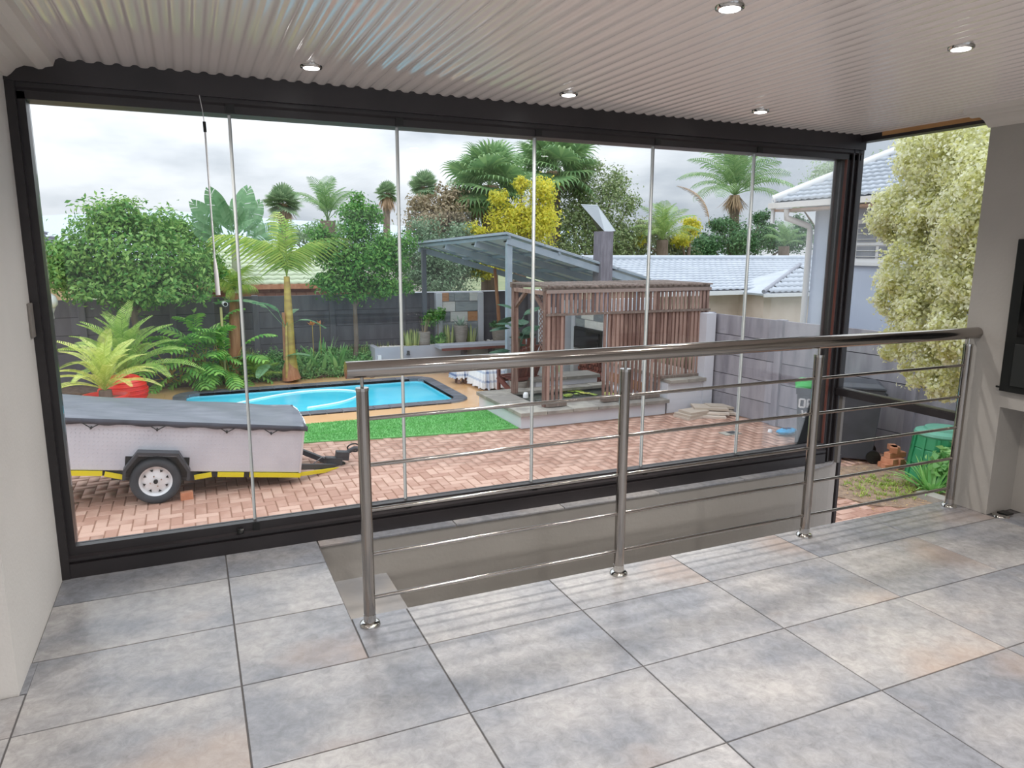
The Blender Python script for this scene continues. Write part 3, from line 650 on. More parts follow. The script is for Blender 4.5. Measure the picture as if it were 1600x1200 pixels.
# ---- precast walls
def precast(name, label, pts, zt, m, rows, fr=None):
    w_ = thing(name, None, None, (pts[0][0], pts[0][1], G), kind='structure')
    for i in range(len(pts)-1):
        a, b = Vector((*pts[i], 0)), Vector((*pts[i+1], 0)); d = (b-a).normalized(); hgt = (zt-G)/rows
        for k in range(rows):
            z = G+k*hgt; mm = MB().bar(a+d*.05+Vector((0, 0, z+hgt/2)), b-d*.05+Vector((0, 0, z+hgt/2)), .045, hgt-.012)
            c = Vector(((a.x+b.x)/2, (a.y+b.y)/2, z)); link('panel', mm.mesh('panel', m, c), w_, c)
            mm = MB().bar(a+d*.05+Vector((0, 0, z+.012)), b-d*.05+Vector((0, 0, z+.012)), .03, .03)
    core = MB()
    for i in range(len(pts)-1): core.bar(Vector((*pts[i], (zt+G)/2)), Vector((*pts[i+1], (zt+G)/2)), .028, zt-G-.02)
    core.build('wall_core', M_joint if False else mat('dark_joint', '#45434a', rough=.95), w_)
    for p in pts: MB().box(p[0]-.06, p[0]+.06, p[1]-.065, p[1]+.065, G, zt+.01).build('post', m, w_, bevel=.006)
    return w_
wb = precast('wall_back_garden', None, [(-5.0+1.55*i, 15.76) for i in range(7)]+[(4.98, 15.76)], .585, M_precast_d, 5)
wb2 = precast('wall_back_garden_right', None, [(6.12, 15.7), (7.4, 15.7), (8.7, 15.7)], .585, M_precast_d, 1)
wr_ = precast('wall_right_garden', None, [(8.0, 9.78), (8.10, 8.25), (8.32, 6.15), (8.5, 4.1), (8.65, 2.2)], .52, M_precast_l, 5)
MB().box(4.5, 8.75, 15.62, 15.80, .585, .60).build('wall_coping', M_offwhite, kind='structure')
# stone-clad feature between two pale pilasters
sp = thing('stone_feature_panel', 'panel of grey, white and rust stone cladding between two pale pilasters on the back wall', 'stone panel', (5.54, 15.55, G+.4))
MB().box(5.0, 6.12, 15.50, 15.60, G+.4, .59).build('backing', M_greywall, sp)
for x in (5.0, 5.99): MB().box(x, x+.13, 15.42, 15.52, G+.3, .585).build('pilaster', M_offwhite, sp)
rows_ = [(.585, .40, [(0, .17, 'o'), (.17, .30, 'g'), (.30, .66, 'g'), (.66, .86, 'w')]), (.39, .17, [(0, .32, 'w'), (.32, .86, 'g')]), (.16, -.06, [(0, .2, 'g'), (.2, .62, 'w'), (.62, .86, 'o')]), (-.07, -.28, [(0, .3, 'g'), (.3, .6, 'w'), (.6, .86, 'g')]), (-.29, -.5, [(0, .4, 'w'), (.4, .86, 'g')])]
for zt, zb, cells in rows_:
    for a, b, k in cells: MB().box(5.13+a+.004, 5.13+b-.004, 15.46+rng.uniform(-.012, .0), 15.505, zb, zt-.004).build('stone', {'o': M_stone_o, 'g': M_stone_g, 'w': M_stone_w}[k], sp)

# ---- raised planter with bench
pl = thing('raised_planter', 'long grey rendered planter wall with timber bench top below the stone panel', 'planter', (5.2, 15, G))
MB().box(3.45, 7.1, 14.85, 14.97, G, G+.60).box(3.45, 3.57, 14.97, 15.5, G, G+.60).build('planter_wall', M_greywall, pl)
MB().box(3.57, 7.1, 14.97, 15.5, G+.2, G+.56).build('soil', M_soil, pl)
MB().box(4.75, 7.0, 14.48, 14.84, G+.555, G+.64).build('bench_top', M_greywall, pl, bevel=.01)
MB().box(4.80, 7.0, 14.47, 14.50, G+.52, G+.575).build('bench_edge', M_chair, pl)
for x in (5.35, 6.0, 6.7): MB().box(x, x+.06, 14.6, 14.85, G, G+.56).build('bench_support', M_precast_d, pl)
MB().box(3.50, 3.57, 14.80, 14.85, G+.35, G+.45).build('power_box', M_white, pl)
MB().lathe((4.15, 14.8, G+.45), [(0, .07), (.03, .07), (.03, 0), (.045, -.02)], 10).build('spotlight', M_black, pl)
pb = []; pf = []
for i in range(900):
    x = rng.uniform(3.6, 7.05); y = rng.uniform(14.98, 15.2) if x < 6.2 else rng.uniform(14.98, 15.45); r_ = rng.uniform(.015, .035); n = len(pb); c = (x, y, G+.57)
    pb += [(x-r_, y, c[2]), (x, y-r_, c[2]), (x+r_, y, c[2]), (x, y+r_, c[2]), (x, y, c[2]+r_*1.1)]; pf += [(n, n+1, n+4), (n+1, n+2, n+4), (n+2, n+3, n+4), (n+3, n, n+4)]
o = fast('pebbles', np.array(pb)-np.array(wloc(pl)), pf, M_pebble, pl); o['kind'] = 'stuff'

# ---- plants: generators
def clump(blobs, n, size, seed, aspect=.45, cl=14, spread=.25, inner=.25, up=.25):
    g = np.random.default_rng(seed); B = np.array(blobs, float); w_ = (B[:, 3]*B[:, 4]+B[:, 3]*B[:, 5]); w_ /= w_.sum(); P = []; Nn = []
    for b, q in zip(B, w_):
        m = max(int(n*q), 8); k = max(int(cl*(1+b[3])), 5)
        d = g.normal(size=(k, 3)); d /= np.linalg.norm(d, axis=1)[:, None]; d *= g.uniform(.72, 1.0, (k, 1))
        c = b[:3]+d*b[3:6]; ci = g.integers(0, k, m)
        p = c[ci]+g.normal(size=(m, 3))*spread*b[3:6]; isin = g.random(m) < inner
        dd = g.normal(size=(m, 3)); dd /= np.linalg.norm(dd, axis=1)[:, None]
        p[isin] = (b[:3]+dd*b[3:6]*g.uniform(.2, .95, (m, 1)))[isin]
        nr = (p-b[:3])/b[3:6]; nr /= np.linalg.norm(nr, axis=1)[:, None]+1e-6; P.append(p); Nn.append(nr)
    P = np.vstack(P); Nn = np.vstack(Nn)*.8+g.normal(size=P.shape)*.55; Nn[:, 2] += up; Nn /= np.linalg.norm(Nn, axis=1)[:, None]
    t = np.cross(Nn, g.normal(size=P.shape)); t /= np.linalg.norm(t, axis=1)[:, None]; b_ = np.cross(Nn, t); s = (size*g.uniform(.6, 1.3, len(P)))[:, None]
    V = np.stack([P-t*s/2, P-b_*s*aspect/2+Nn*s*.08, P+t*s/2-Nn*s*.1, P+b_*s*aspect/2+Nn*s*.08], 1).reshape(-1, 3)
    return V, np.arange(len(V)).reshape(-1, 4)
def tree(name, label, cat, base, blobs, n, size, m, trunk=.07, seed=1, group=None, limbs=5, kind=None, mb=None, **k):
    t = thing(name, label, cat, base, group); B = Vector(base)
    V, F = clump(blobs, n, size, seed, **k); o = fast('foliage', V-np.array(B), F, m, t); o['kind'] = 'stuff'
    if mb:
        V, F = clump(mb[0], mb[1], size, seed+50, **k); o = fast('foliage', V-np.array(B), F, mb[2], t); o['kind'] = 'stuff'
    c = Vector(blobs[0][:3]); tm = MB(); g = random.Random(seed)
    mid = B.lerp(c, .55)+Vector((g.uniform(-.08, .08), g.uniform(-.05, .05), 0)); tm.tube([B, B.lerp(mid, .5)+Vector((.04, 0, 0)), mid, c], [trunk*1.25, trunk, trunk*.85, trunk*.4], 10)
    for bl in blobs[1:1+limbs]: q = Vector(bl[:3]); tm.tube([mid, mid.lerp(q, .5)+Vector((0, 0, .1)), q], [trunk*.6, trunk*.4, trunk*.15], 7)
    tm.build('trunk', M_trunk, t); return t
def blobs_at(lst): return [(*at(x, y, Y), r_, r_, r_*q) for x, y, Y, r_, q in lst]
def frond(L_, n, ll, lw, arch=.9, hang=.3, tip=.35, stem=.012, start=.12, vee=.5, seed=0, pend=False):
    """feather leaf lying out along +X from the origin, arching down"""
    g = np.random.default_rng(seed); V = []; F = []
    def P(t): return np.array([L_*(t-.12*arch*t*t), 0, L_*(.5*t-arch*.75*t*t)])
    N_ = 12
    for i in range(N_+1):
        t = i/N_; p = P(t); s_ = stem*(1-.8*t); V += [p+[0, -s_, 0], p+[0, 0, s_*1.2], p+[0, s_, 0]]
    for i in range(N_): a = i*3; F += [(a, a+3, a+4, a+1), (a+1, a+4, a+5, a+2)]
    for i in range(n):
        t = start+(1-start)*(i+.5)/n; p = P(t); d = P(min(t+.02, 1))-P(t-.02); d /= np.linalg.norm(d)
        l = ll*(1-(2*t-1)**2*.35)*(1 if t < .8 else 1-(t-.8)/.2*.55)*g.uniform(.9, 1.08)
        for sd in (-1, 1):
            o_ = d*.55+np.array([0, sd, 0])*.85+np.array([0, 0, vee*.5]); o_ /= np.linalg.norm(o_)
            q1 = p+o_*l*.5; q2 = p+o_*l*.85+np.array([0, 0, -hang*l]); q3 = p+o_*l*.98+np.array([0, 0, -hang*l*2.1]); wv = d*lw/2; k = len(V)
            if pend: q1 = p+o_*l*.22+np.array([0, 0, -.04*l]); q2 = p+o_*l*.36+np.array([0, 0, -.42*l]); q3 = p+o_*l*.40+np.array([0, 0, -1.0*l])
            V += [p-wv*.6, p+wv*.6, q1-wv, q1+wv, q2-wv*.7, q2+wv*.7, q3]; F += [(k, k+1, k+3, k+2), (k+2, k+3, k+5, k+4), (k+4, k+5, k+6, k+6)]
    V = np.array(V); me = bpy.data.meshes.new('frond'); me.from_pydata(V.tolist(), [], [f if f[2] != f[3] else f[:3] for f in F]); return me
def put(name, me, m, parent, loc, az, el, sc=1, roll=0, sx=1):
    if not me.materials: me.materials.append(m)
    o = link(name, me, parent, loc); o.rotation_euler = (Matrix.Rotation(az, 3, 'Z') @ Matrix.Rotation(-el, 3, 'Y') @ Matrix.Rotation(roll, 3, 'X')).to_euler(); o.scale = (sc*sx, sc, sc); return o
def fan(rad, n=20, pet=.5, droop=.3, seed=0, span=300):
    V = []; F = []; s_ = .012
    V += [(0, -s_, 0), (0, s_, 0), (pet, -s_*.6, 0), (pet, s_*.6, 0)]; F += [(0, 1, 3, 2)]
    for i in range(n):
        a = R(-span/2+span*(i+.5)/n); r_ = rad*(1-.25*abs(a)/pi); c = np.array([pet, 0, 0]); d = np.array([cos(a), sin(a), 0]); pp_ = np.array([-sin(a), cos(a), 0]); wd = r_*.55*span/360*2*pi/n*.62
        k = len(V); z1 = -.02; p1 = c+d*r_*.55; p2 = c+d*r_*.82+[0, 0, -droop*rad*.25]; p3 = c+d*r_*.93+[0, 0, -droop*rad*.8]
        V += [tuple(c), tuple(p1-pp_*wd), tuple(p1+pp_*wd), tuple(p2-pp_*wd*.4), tuple(p2+pp_*wd*.4), tuple(p3)]; F += [(k, k+1, k+2), (k+1, k+3, k+4, k+2), (k+3, k+5, k+4)]
    me = bpy.data.meshes.new('fan_leaf'); me.from_pydata([tuple(v) for v in V], [], F); return me
def broad(L_, W_, pet=.5, arch=.5, splits=0, seed=0, curl=.15):
    g = np.random.default_rng(seed); V = []; F = []; N_ = 22; s_ = .018
    def P(t): return np.array([pet+L_*t, 0, L_*(-arch*t*t)+.0])
    V += [(0, -s_, -.1*pet), (0, s_, -.1*pet), (pet, -s_, 0), (pet, s_, 0)]; F += [(0, 1, 3, 2)]
    for sd in (-1, 1):
        i = 0
        while i < N_:
            t0 = i/N_; t1 = (i+1)/N_; gap = .25 if splits and g.random() < splits else 0
            for (ta, tb) in ((t0, t1-gap/N_),):
                q = []
                for t in (ta, tb):
                    wd = W_*(sin(pi*min(max(t, .02), .985))**.6); p = P(t); q.append((p, p+np.array([.06*L_, sd*wd*.5, .06*W_-curl*wd*.2]), p+np.array([.10*L_, sd*wd, -curl*wd-(g.uniform(0, .12)*W_ if splits else 0)])))
                k = len(V)
                for a, b, c in q: V += [tuple(a), tuple(b), tuple(c)]
                F += [(k, k+3, k+4, k+1), (k+1, k+4, k+5, k+2)]
            i += 1
    me = bpy.data.meshes.new('leaf'); me.from_pydata([tuple(v) for v in V], [], F); return me
def straps(n, L_, W_, spread, seed, droop=.5, c=(0, 0, 0), rad=.05, jitter=.3):
    g = np.random.default_rng(seed); V = []; F = []
    for i in range(n):
        a = g.uniform(0, 2*pi); sp_ = spread*g.uniform(.3, 1); l = L_*g.uniform(1-jitter, 1); b0 = np.array(c)+np.array([cos(a), sin(a), 0])*rad*g.random()**.5; d = np.array([cos(a), sin(a), 0]); pp_ = np.array([-sin(a), cos(a), 0])*W_/2; k = len(V)
        for j in range(5):
            t = j/4; h_ = l*(t*cos(sp_)-droop*t*t*sin(sp_)*.6); o_ = l*(t*sin(sp_)); w_ = (1, 1.1, .95, .65, .08)[j]
            p = b0+d*o_+np.array([0, 0, h_]); V += [tuple(p-pp_*w_), tuple(p+pp_*w_)]
        F += [(k+2*j, k+2*j+1, k+2*j+3, k+2*j+2) for j in range(4)]
    return V, F
def tuft(name, label, cat, base, n, L_, W_, spread, m, seed=1, droop=.5, rad=.05, group=None, leafname='leaves', parent=None):
    V, F = straps(n, L_, W_, spread, seed, droop, rad=rad)
    if parent is None:
        t = thing(name, label, cat, base, group); o = fast(leafname, V, F, m, t); o['kind'] = 'stuff'; return t
    return fast(name, V, F, m, parent, base)
def shademesh(me):
    me.polygons.foreach_set('use_smooth', np.ones(len(me.polygons), dtype=bool)); return me

# ---- left bed: trees, cycads, split-leaf plants
MB().prism([(-5, 14.9), (-1.2, 14.9), (-.8, 15.1), (3.3, 15.2), (3.5, 15.2), (3.5, 15.7), (-5, 15.7)], G-.1, G+.05).build('garden_bed', M_soil, kind='structure')
tree('broadleaf_tree', 'large round broad-leaved tree at the left behind the cycads', 'tree', (-.95, 15.2, G+.03),
     blobs_at([(205, 400, 15, .75, .95), (130, 400, 15, .5, .9), (285, 410, 15, .48, .9), (160, 350, 15.1, .45, .8), (245, 360, 15.1, .45, .8), (200, 335, 15.1, .35, .7), (110, 430, 14.9, .38, .8), (305, 445, 14.9, .36, .8), (205, 450, 14.9, .55, .6), (330, 420, 15.0, .22, .9), (150, 455, 14.8, .4, .6), (255, 455, 14.8, .45, .6), (95, 400, 15, .3, .8)]), 17000, .10, L_mango, seed=3)
tree('citrus_tree', 'dense round citrus tree with bare slender trunk in front of the dark back wall', 'tree', tuple(at(553, 568, 15.25)[:2])+(G+.04,),
     blobs_at([(560, 395, 15.1, .62, 1), (520, 400, 15.1, .42, .9), (605, 400, 15.1, .42, .9), (555, 345, 15.1, .38, .9), (558, 320, 15.1, .18, 1.2), (585, 335, 15.1, .2, 1), (540, 445, 15, .5, .55), (600, 445, 15, .42, .6), (510, 440, 15, .3, .6), (630, 450, 15.0, .22, .6), (500, 370, 15.1, .25, .8), (630, 380, 15.1, .28, .9)]), 16000, .085, L_citrus, trunk=.05, seed=4)

def rosette(name, label, cat, base, fr, m, n, L_, seed, trunk=None, el=(-5, 75), jit=.15, az=(0, 360), childname='frond', group=None):
    t = thing(name, label, cat, base, group); g = random.Random(seed); B = Vector(base)
    if trunk: MB().tube([B, B+Vector((0, 0, trunk[0]))], [trunk[1]*1.1, trunk[1]], 12).build('trunk', M_trunk, t)
    top = B+Vector((0, 0, trunk[0] if trunk else 0))
    for i in range(n):
        a = R(az[0]+(az[1]-az[0])*((i*.618034) % 1)+g.uniform(-8, 8)); e = R(el[0]+(el[1]-el[0])*((i+.5)/n)**.9+g.uniform(-4, 4))
        put(childname, fr, m, t, top, a, e, L_*g.uniform(1-jit, 1+jit), g.uniform(-.2, .2))
    return t
cyF = frond(1.0, 40, .12, .015, arch=.78, hang=.12, vee=1.0, stem=.012, start=.08)
cyF2 = cyF.copy()
p = at(196, 588, 14.0); rosette('cycad', 'big green cycad with a whorl of stiff arching fronds in front of the broad-leaved tree', 'cycad', (p.x, 14.0, G+.02), cyF, L_cyc, 34, 1.30, 5, trunk=(.42, .13), el=(2, 80))
tp_ = (-1.30, 12.45, G)
rosette('cycad', 'yellow-green cycad growing in the red pot behind the trailer', 'cycad', (tp_[0], tp_[1], G+.36), cyF2, L_cycy, 26, .98, 8, trunk=(.14, .09), el=(0, 78))
t = thing('plant_pot', 'red round plastic pot holding the yellow-green cycad', 'pot', tp_)
MB().lathe(tp_, [(.0, .01), (.20, .0), (.27, .2), (.31, .38), (.335, .40), (.335, .43), (.30, .43), (.285, .36)], 32).build('pot', M_red, t)
MB().lathe(tp_, [(0, .36), (.287, .36)], 24, smooth=False).build('soil', M_soil, t)
q = at(192, 600, 13.3); c0 = (q.x, 13.3, G)
t = thing('plant_pot', 'bigger red ribbed egg-shaped pot standing behind the cycad pot', 'pot', c0); pt = MB(); Mt = Matrix.Rotation(R(18), 3, 'Y')
prf = [(.10, .02), (.24, .08), (.33, .2), (.36, .33), (.32, .46), (.24, .55), (.2, .57), (.19, .52)]
for a_, (r_, z_) in enumerate(prf): pass
pt.lathe(c0, prf, 44, rib=.045); pt.build('pot', M_red, t)
for k in range(7): zz = .1+.065*k; rr_ = float(np.interp(zz, [z for r, z in prf[:-1]], [r for r, z in prf[:-1]])); MB().tube([(c0[0]+rr_*1.05*cos(a), c0[1]+rr_*1.05*sin(a), G+zz) for a in np.linspace(0, 2*pi, 29)], .010, 6, cap=False).build('rib', M_red, t)
# white garden lamp by the left wall
c0 = tuple(at(82, 540, 14.6)[:2])+(G,)
t = thing('garden_lamp', 'white globe garden lamp on a post at the far left beside the dark jamb', 'lamp', c0)
MB().tube([c0, (c0[0], c0[1], G+1.45)], .045, 12).build('post', M_white, t)
MB().lathe((c0[0], c0[1], G+1.42), [(.05, 0), (.08, .02), (.07, .1), (.11, .2)], 16).build('collar', M_offwhite, t)
MB().lathe((c0[0], c0[1], G+1.62), [(.1, 0), (.15, .06), (.155, .12), (.13, .2), (.07, .25), (0, .265)], 20).build('globe', M_white, t)

philL = frond(.60, 9, .22, .054, arch=.6, hang=.18, vee=.25, stem=.009, start=.0)
bs = at(305, 560, 15.2); t = thing('split_leaf_philodendron', 'mass of deeply cut dark green leaves at the left end of the pool bed', 'shrub', (bs.x, 15.2, G+.04)); g = random.Random(4)
sm = MB()
for i in range(54):
    a = R(-190+200*((i*.618) % 1)); e = R(-12+90*((i+.5)/54)); l = g.uniform(.35, .75); b0 = Vector((bs.x+g.uniform(-.6, .75), 15.15+g.uniform(-.15, .1), G+.1)); tip = b0+Vector((cos(a)*cos(e)*l*.8, sin(a)*cos(e)*l*.45, .15+sin(e)*l*1.15))
    sm.tube([b0, b0.lerp(tip, .5)+Vector((0, 0, .06)), tip], .009, 5); put('leaf', philL, L_phil, t, tip, a, e-R(35), g.uniform(.95, 1.3), g.uniform(-.3, .3))
sm.build('stems', M_palmtrunk, t)
# yellow-green bushes right of it
t = rosette('fern_palm', 'lime green feathery young palm at the pool edge beside the split leaves', 'palm', tuple(at(405, 590, 15.1)[:2])+(G+.05,), frond(.62, 16, .22, .024, arch=.6, hang=.2, vee=.3), mat('lime_leaf', '#7fb04a', '#c4dc6a', island=1, rough=.45, trans=.3), 16, .85, 12, el=(5, 70))

# bottle palm with yellow crown shaft
bx = at(455, 575, 14.95); b0 = Vector((bx.x, 14.95, G+.05)); crown = at(448, 432, 14.95)
t = thing('yellow_palm', 'yellow-stemmed palm with long drooping fronds between the two round trees', 'palm', b0)
MB().tube([b0, b0.lerp(crown, .08), b0.lerp(crown, .25), b0.lerp(crown, .6), crown], [.17, .14, .10, .085, .055], 16).build('stem', M_palmtrunk, t)
MB().tube([b0+Vector((0, -.02, 0)), b0+Vector((-.03, -.02, .2)), b0+Vector((-.05, -.03, .38))], [.185, .15, .07], 12).build('boot', M_cane, t)
MB().tube([b0+Vector((-.1, -.05, .4)), b0+Vector((-.1, -.06, 1.35))], [.05, .03], 8).build('sheath', M_cane, t)
pF = frond(1.30, 19, .55, .046, arch=1.05, vee=.35, stem=.014, start=.10, pend=True)
for az, el, s in ((6, 50, 1.2), (174, 50, 1.25), (95, 85, 1.15), (-90, 84, 1.0), (-150, 60, .9), (-30, 62, .8), (115, 62, .85)): put('frond', pF, L_palm, t, crown, R(az), R(el), s, 0)
bl = broad(.62, .17, pet=.35, arch=.8, splits=.3, seed=3)
t = thing('banana_plant', 'young plant with broad torn leaves leaning on the yellow palm stem', 'plant', b0+Vector((-.12, -.15, 0))); st0 = b0+Vector((-.1, -.13, .05)); tp2 = st0+Vector((.03, 0, 1.05))
MB().tube([st0, tp2], [.035, .02], 8).build('stem', M_palmtrunk, t)
for az, el, s in ((165, 45, 1.25), (0, 20, .7), (60, 50, .6), (-150, 60, .8)): put('leaf', bl, L_strel, t, tp2, R(az), R(el), s)
# second palm at the pane edge, hanging fronds and brown stem
q = at(362, 520, 15.2); b0 = Vector((q.x, 15.2, G+.05)); cr = at(366, 458, 15.2)
t = thing('clump_palm', 'palm with brown fibrous stem and hanging yellow-green fronds behind the first pane joint', 'palm', b0)
MB().tube([b0, b0.lerp(cr, .5), cr], [.13, .11, .08], 12).build('stem', M_cane, t)
for az, el, s in ((-90, 65, .5), (180, 50, .5), (0, 50, .5), (-140, 40, .45), (-45, 30, .45), (90, 70, .5), (-110, 10, .4), (-30, 75, .55), (200, 78, .6)): put('frond', pF, L_palm, t, cr, R(az), R(el), s)
# security camera on a bamboo pole
q = at(345, 480, 15.0); t = thing('bamboo_pole', 'bamboo pole topped by a short white pipe beside the brown palm stem', 'pole', (q.x, 15.0, G+.05))
MB().tube([(q.x, 15, G+.05), (q.x, 15, q.z)], .025, 10).build('pole', mat('bamboo', '#cdbd84', '#d9cb98', scale=4, rough=.5), t)
q2 = at(350, 474, 14.9); MB().tube([q2, q2+Vector((.02, -.12, -.01))], .045, 14).build('pipe', M_white, t); MB().tube([q2+Vector((.02, -.121, -.01)), q2+Vector((.0203, -.125, -.01))], .036, 14).build('pipe_mouth', M_black, t)

# giant strelitzia behind the wall
sb = at(367, 460, 17.5); sb.z = G-.7; cr = at(367, 385, 17.5)
t = thing('wild_banana', 'tall wild banana with torn paddle leaves beyond the back wall, behind the first pane joint', 'plant', sb)
MB().tube([sb, cr], [.12, .08], 10).build('stem', mat('pale_green_stem', '#98a484', '#b0b898', scale=4, rough=.6), t)
sl = broad(.85, .21, pet=.35, arch=.25, splits=.3, seed=8); sl2 = broad(.8, .22, pet=.4, arch=.9, splits=.35, seed=9)
for az, el, s, m_ in ((175, 70, 1.05, sl), (0, 74, 1.1, sl), (160, 50, 1.0, sl), (15, 55, 1.0, sl), (-90, 80, .9, sl), (185, 25, .8, sl2), (-5, 25, .9, sl2), (90, 60, .9, sl), (150, 78, .85, sl), (30, 78, .9, sl), (170, 40, .8, sl2), (10, 40, .8, sl2), (-90, 50, .6, sl2), (-60, 66, .7, sl)): put('leaf', m_, L_strel, t, cr, R(az), R(el), s, R(90))

# ground cover, border grasses and flowers
V, F = clump([(.35+.2*i, 15.22+.04*(i % 2), G+.17+.04*(i % 3), .24, .17, .2) for i in range(16)]+[(.6+.3*i, 15.36, G+.30+.05*(i % 2), .22, .15, .22) for i in range(10)], 42000, .06, 31, aspect=.38, up=.6, cl=26)
g_ = thing('ground_cover', 'low clipped green ground cover along the far pool edge', 'ground cover', (1.6, 15.28, G)); o = fast('foliage', V-np.array(wloc(g_)), F, L_ground, g_); o['kind'] = 'stuff'
for i in range(7):
    q = at(375+i*9.5 if i < 3 else 560+(i-3)*16, 560, 15.32)
    tuft('border_grass', 'tall striped border grass against the dark wall, left of the citrus trunk' if i < 3 else 'tall striped border grass against the dark wall, right of the citrus trunk', 'grass', (q.x, 15.42, G+.05), 44, .66, .022, .22, L_sans, seed=40+i, rad=.14, group='striped border grass left' if i < 3 else 'striped border grass right')
for i, (x, s) in enumerate(((478, .62), (503, .85), (528, .72))): q = at(x, 560, 15.15); tuft('border_lily', ['broad-leaved lily left of the tall canna in the pool bed', 'tall canna leaves in the middle of the pool bed', 'arching broad leaves just left of the citrus trunk'][i], 'plant', (q.x, 15.2, G+.1), 18, s*1.1, .08, .7, L_ground, seed=60+i, rad=.06)
for i, x in enumerate((488, 500)):
    q = at(x, 508, 15.35); t = thing('canna_flower', ['left of two faded orange canna flowers above the pool bed', 'right of two faded orange canna flowers above the pool bed'][i], 'flower', (q.x, 15.35, G+.1))
    MB().tube([(q.x, 15.35, G+.1), q], .008, 6).build('stem', M_palmtrunk, t); V, F = straps(12, .14, .03, 1.0, 70+i, c=(0, 0, 0)); fast('petals', V, F, L_flower, t, tuple(q))
q = at(428, 545, 15.0); t = thing('broad_leaf_plant', 'low plant with one long pale leaf left of the yellow palm foot', 'plant', (q.x, 15.0, G+.1))
for az, el, s in ((170, 35, .9), (-30, 45, .7), (-120, 20, .7), (200, 50, .6)): put('leaf', bl, L_strel, t, (q.x, 15.0, G+.3), R(az), R(el), s)

# planter plants and pots
def pot(c, h_, r0, r1, label, rings=7):
    t = thing('planter_pot', label, 'pot', c); pr0 = []
    for i in range(rings*3+1):
        u = i/(rings*3); r_ = r0+(r1-r0)*sin(u*pi*.62)/sin(pi*.62) if r1 > r0 else r0; pr0.append((r_*(1+(.012 if i % 3 == 1 else 0)), h_*u))
    pr0 += [(pr0[-1][0]-.03, h_), (pr0[-1][0]-.035, h_-.05)]
    MB().lathe(c, [(0, .0)]+pr0, 24).build('pot', M_pot, t); MB().lathe(c, [(0, h_-.05), (pr0[-1][0], h_-.05)], 20, smooth=False).build('soil', M_soil, t); return t
zp = G+.56
q = at(720, 500, 15.2); pot((q.x, 15.2, zp), .42, .12, .155, 'tall ribbed stone pot holding the silver aloe in front of the cladding')
tuft('aloe', 'spiky silver-green aloe in the tall stone pot', 'aloe', (q.x, 15.2, zp+.37), 24, .36, .045, 1.35, L_aloe, seed=81, droop=.6, rad=.03)
q = at(780, 500, 15.2); pot((q.x, 15.2, zp), .34, .13, .17, 'stone bucket-shaped pot by the blue steel post with a thin brown trunk')
t = thing('potted_palm', 'thin brown trunk rising from the bucket-shaped stone pot', 'palm', (q.x, 15.2, zp+.3)); top = at(773, 420, 15.2)
MB().tube([(q.x, 15.2, zp+.3), (q.x-.03, 15.2, zp+.8), top], [.045, .04, .035], 10).build('trunk', M_cane, t)
V, F = clump([(q.x, 15.2, zp+.38, .2, .18, .1)], 350, .08, 83); fast('underplanting', V-np.array(wloc(t)), F, L_dark, t)
q = at(662, 520, 15.1); pot((q.x, 15.1, zp-.02), .34, .12, .14, 'plain stone pot at the left end of the planter behind the dark steel post')
tuft('euphorbia', 'thin stems of a succulent in the left stone pot', 'succulent', (q.x, 15.1, zp+.25), 10, .5, .02, .35, L_olive2, seed=85)
for i, (x, n) in enumerate(((638, 26), (648, 20))): q = at(x, 540, 15.1); tuft('snake_plant', 'yellow-edged snake plants at the left end of the raised planter', 'snake plant', (q.x, 15.1, zp), n, .42, .04, .22, L_sans, seed=90+i, droop=.1, rad=.1, group='snake plants at the planter end')
q = at(704, 520, 15.15); tuft('snake_plant', 'upright striped snake plant left of the tall stone pot', 'snake plant', (q.x, 15.2, zp), 22, .48, .045, .2, L_sans, seed=94, droop=.1, rad=.1)
q = at(737, 520, 15.15); tuft('snake_plant', 'upright striped snake plant right of the tall stone pot', 'snake plant', (q.x, 15.2, zp), 24, .46, .045, .22, L_sans, seed=95, droop=.1, rad=.1)
q = at(688, 525, 15.05); tuft('agave', 'bright green star-shaped agave at the front of the planter', 'succulent', (q.x, 15.05, zp), 46, .24, .025, 1.3, mat('bright_agave', '#86b860', '#bfe08c', island=1, rough=.4, trans=.2), seed=96, droop=.2, rad=.02)
for i, (x, y) in enumerate(((668, 500), (684, 490))):
    q = at(x, y, 15.25); t = thing('leafy_shrub', ['small leafy shrub over the left stone pot', 'small leafy shrub in front of the left pilaster'][i], 'shrub', (q.x, 15.25, zp)); V, F = clump([(q.x, 15.25, q.z-.02, .15, .14, .15), (q.x+.05, 15.25, zp+.12, .12, .12, .12)], 700, .075, 98+i, aspect=.55); o = fast('foliage', V-np.array(wloc(t)), F, L_citrus, t); o['kind'] = 'stuff'; MB().tube([(q.x, 15.25, zp), q], .012, 6).build('stem', M_trunk, t)

# ---- draped low tables on the deck
M_cloth = mat('checked_cloth', '#f1f2f5', rough=.85); nt = M_cloth.node_tree; b = nt.nodes['Principled BSDF']; b.inputs['Base Color'].links and nt.links.remove(b.inputs['Base Color'].links[0])
tcn = nt.nodes.new('ShaderNodeTexCoord'); col = None
def band(vec, sc, axis, th):
    s = nt.nodes.new('ShaderNodeSeparateXYZ'); nt.links.new(vec, s.inputs[0]); m = nt.nodes.new('ShaderNodeMath'); m.operation = 'MULTIPLY'; m.inputs[1].default_value = sc; nt.links.new(s.outputs[axis], m.inputs[0])
    f = nt.nodes.new('ShaderNodeMath'); f.operation = 'FRACT'; nt.links.new(m.outputs[0], f.inputs[0]); g = nt.nodes.new('ShaderNodeMath'); g.operation = 'LESS_THAN'; g.inputs[1].default_value = th; nt.links.new(f.outputs[0], g.inputs[0]); return g.outputs[0]
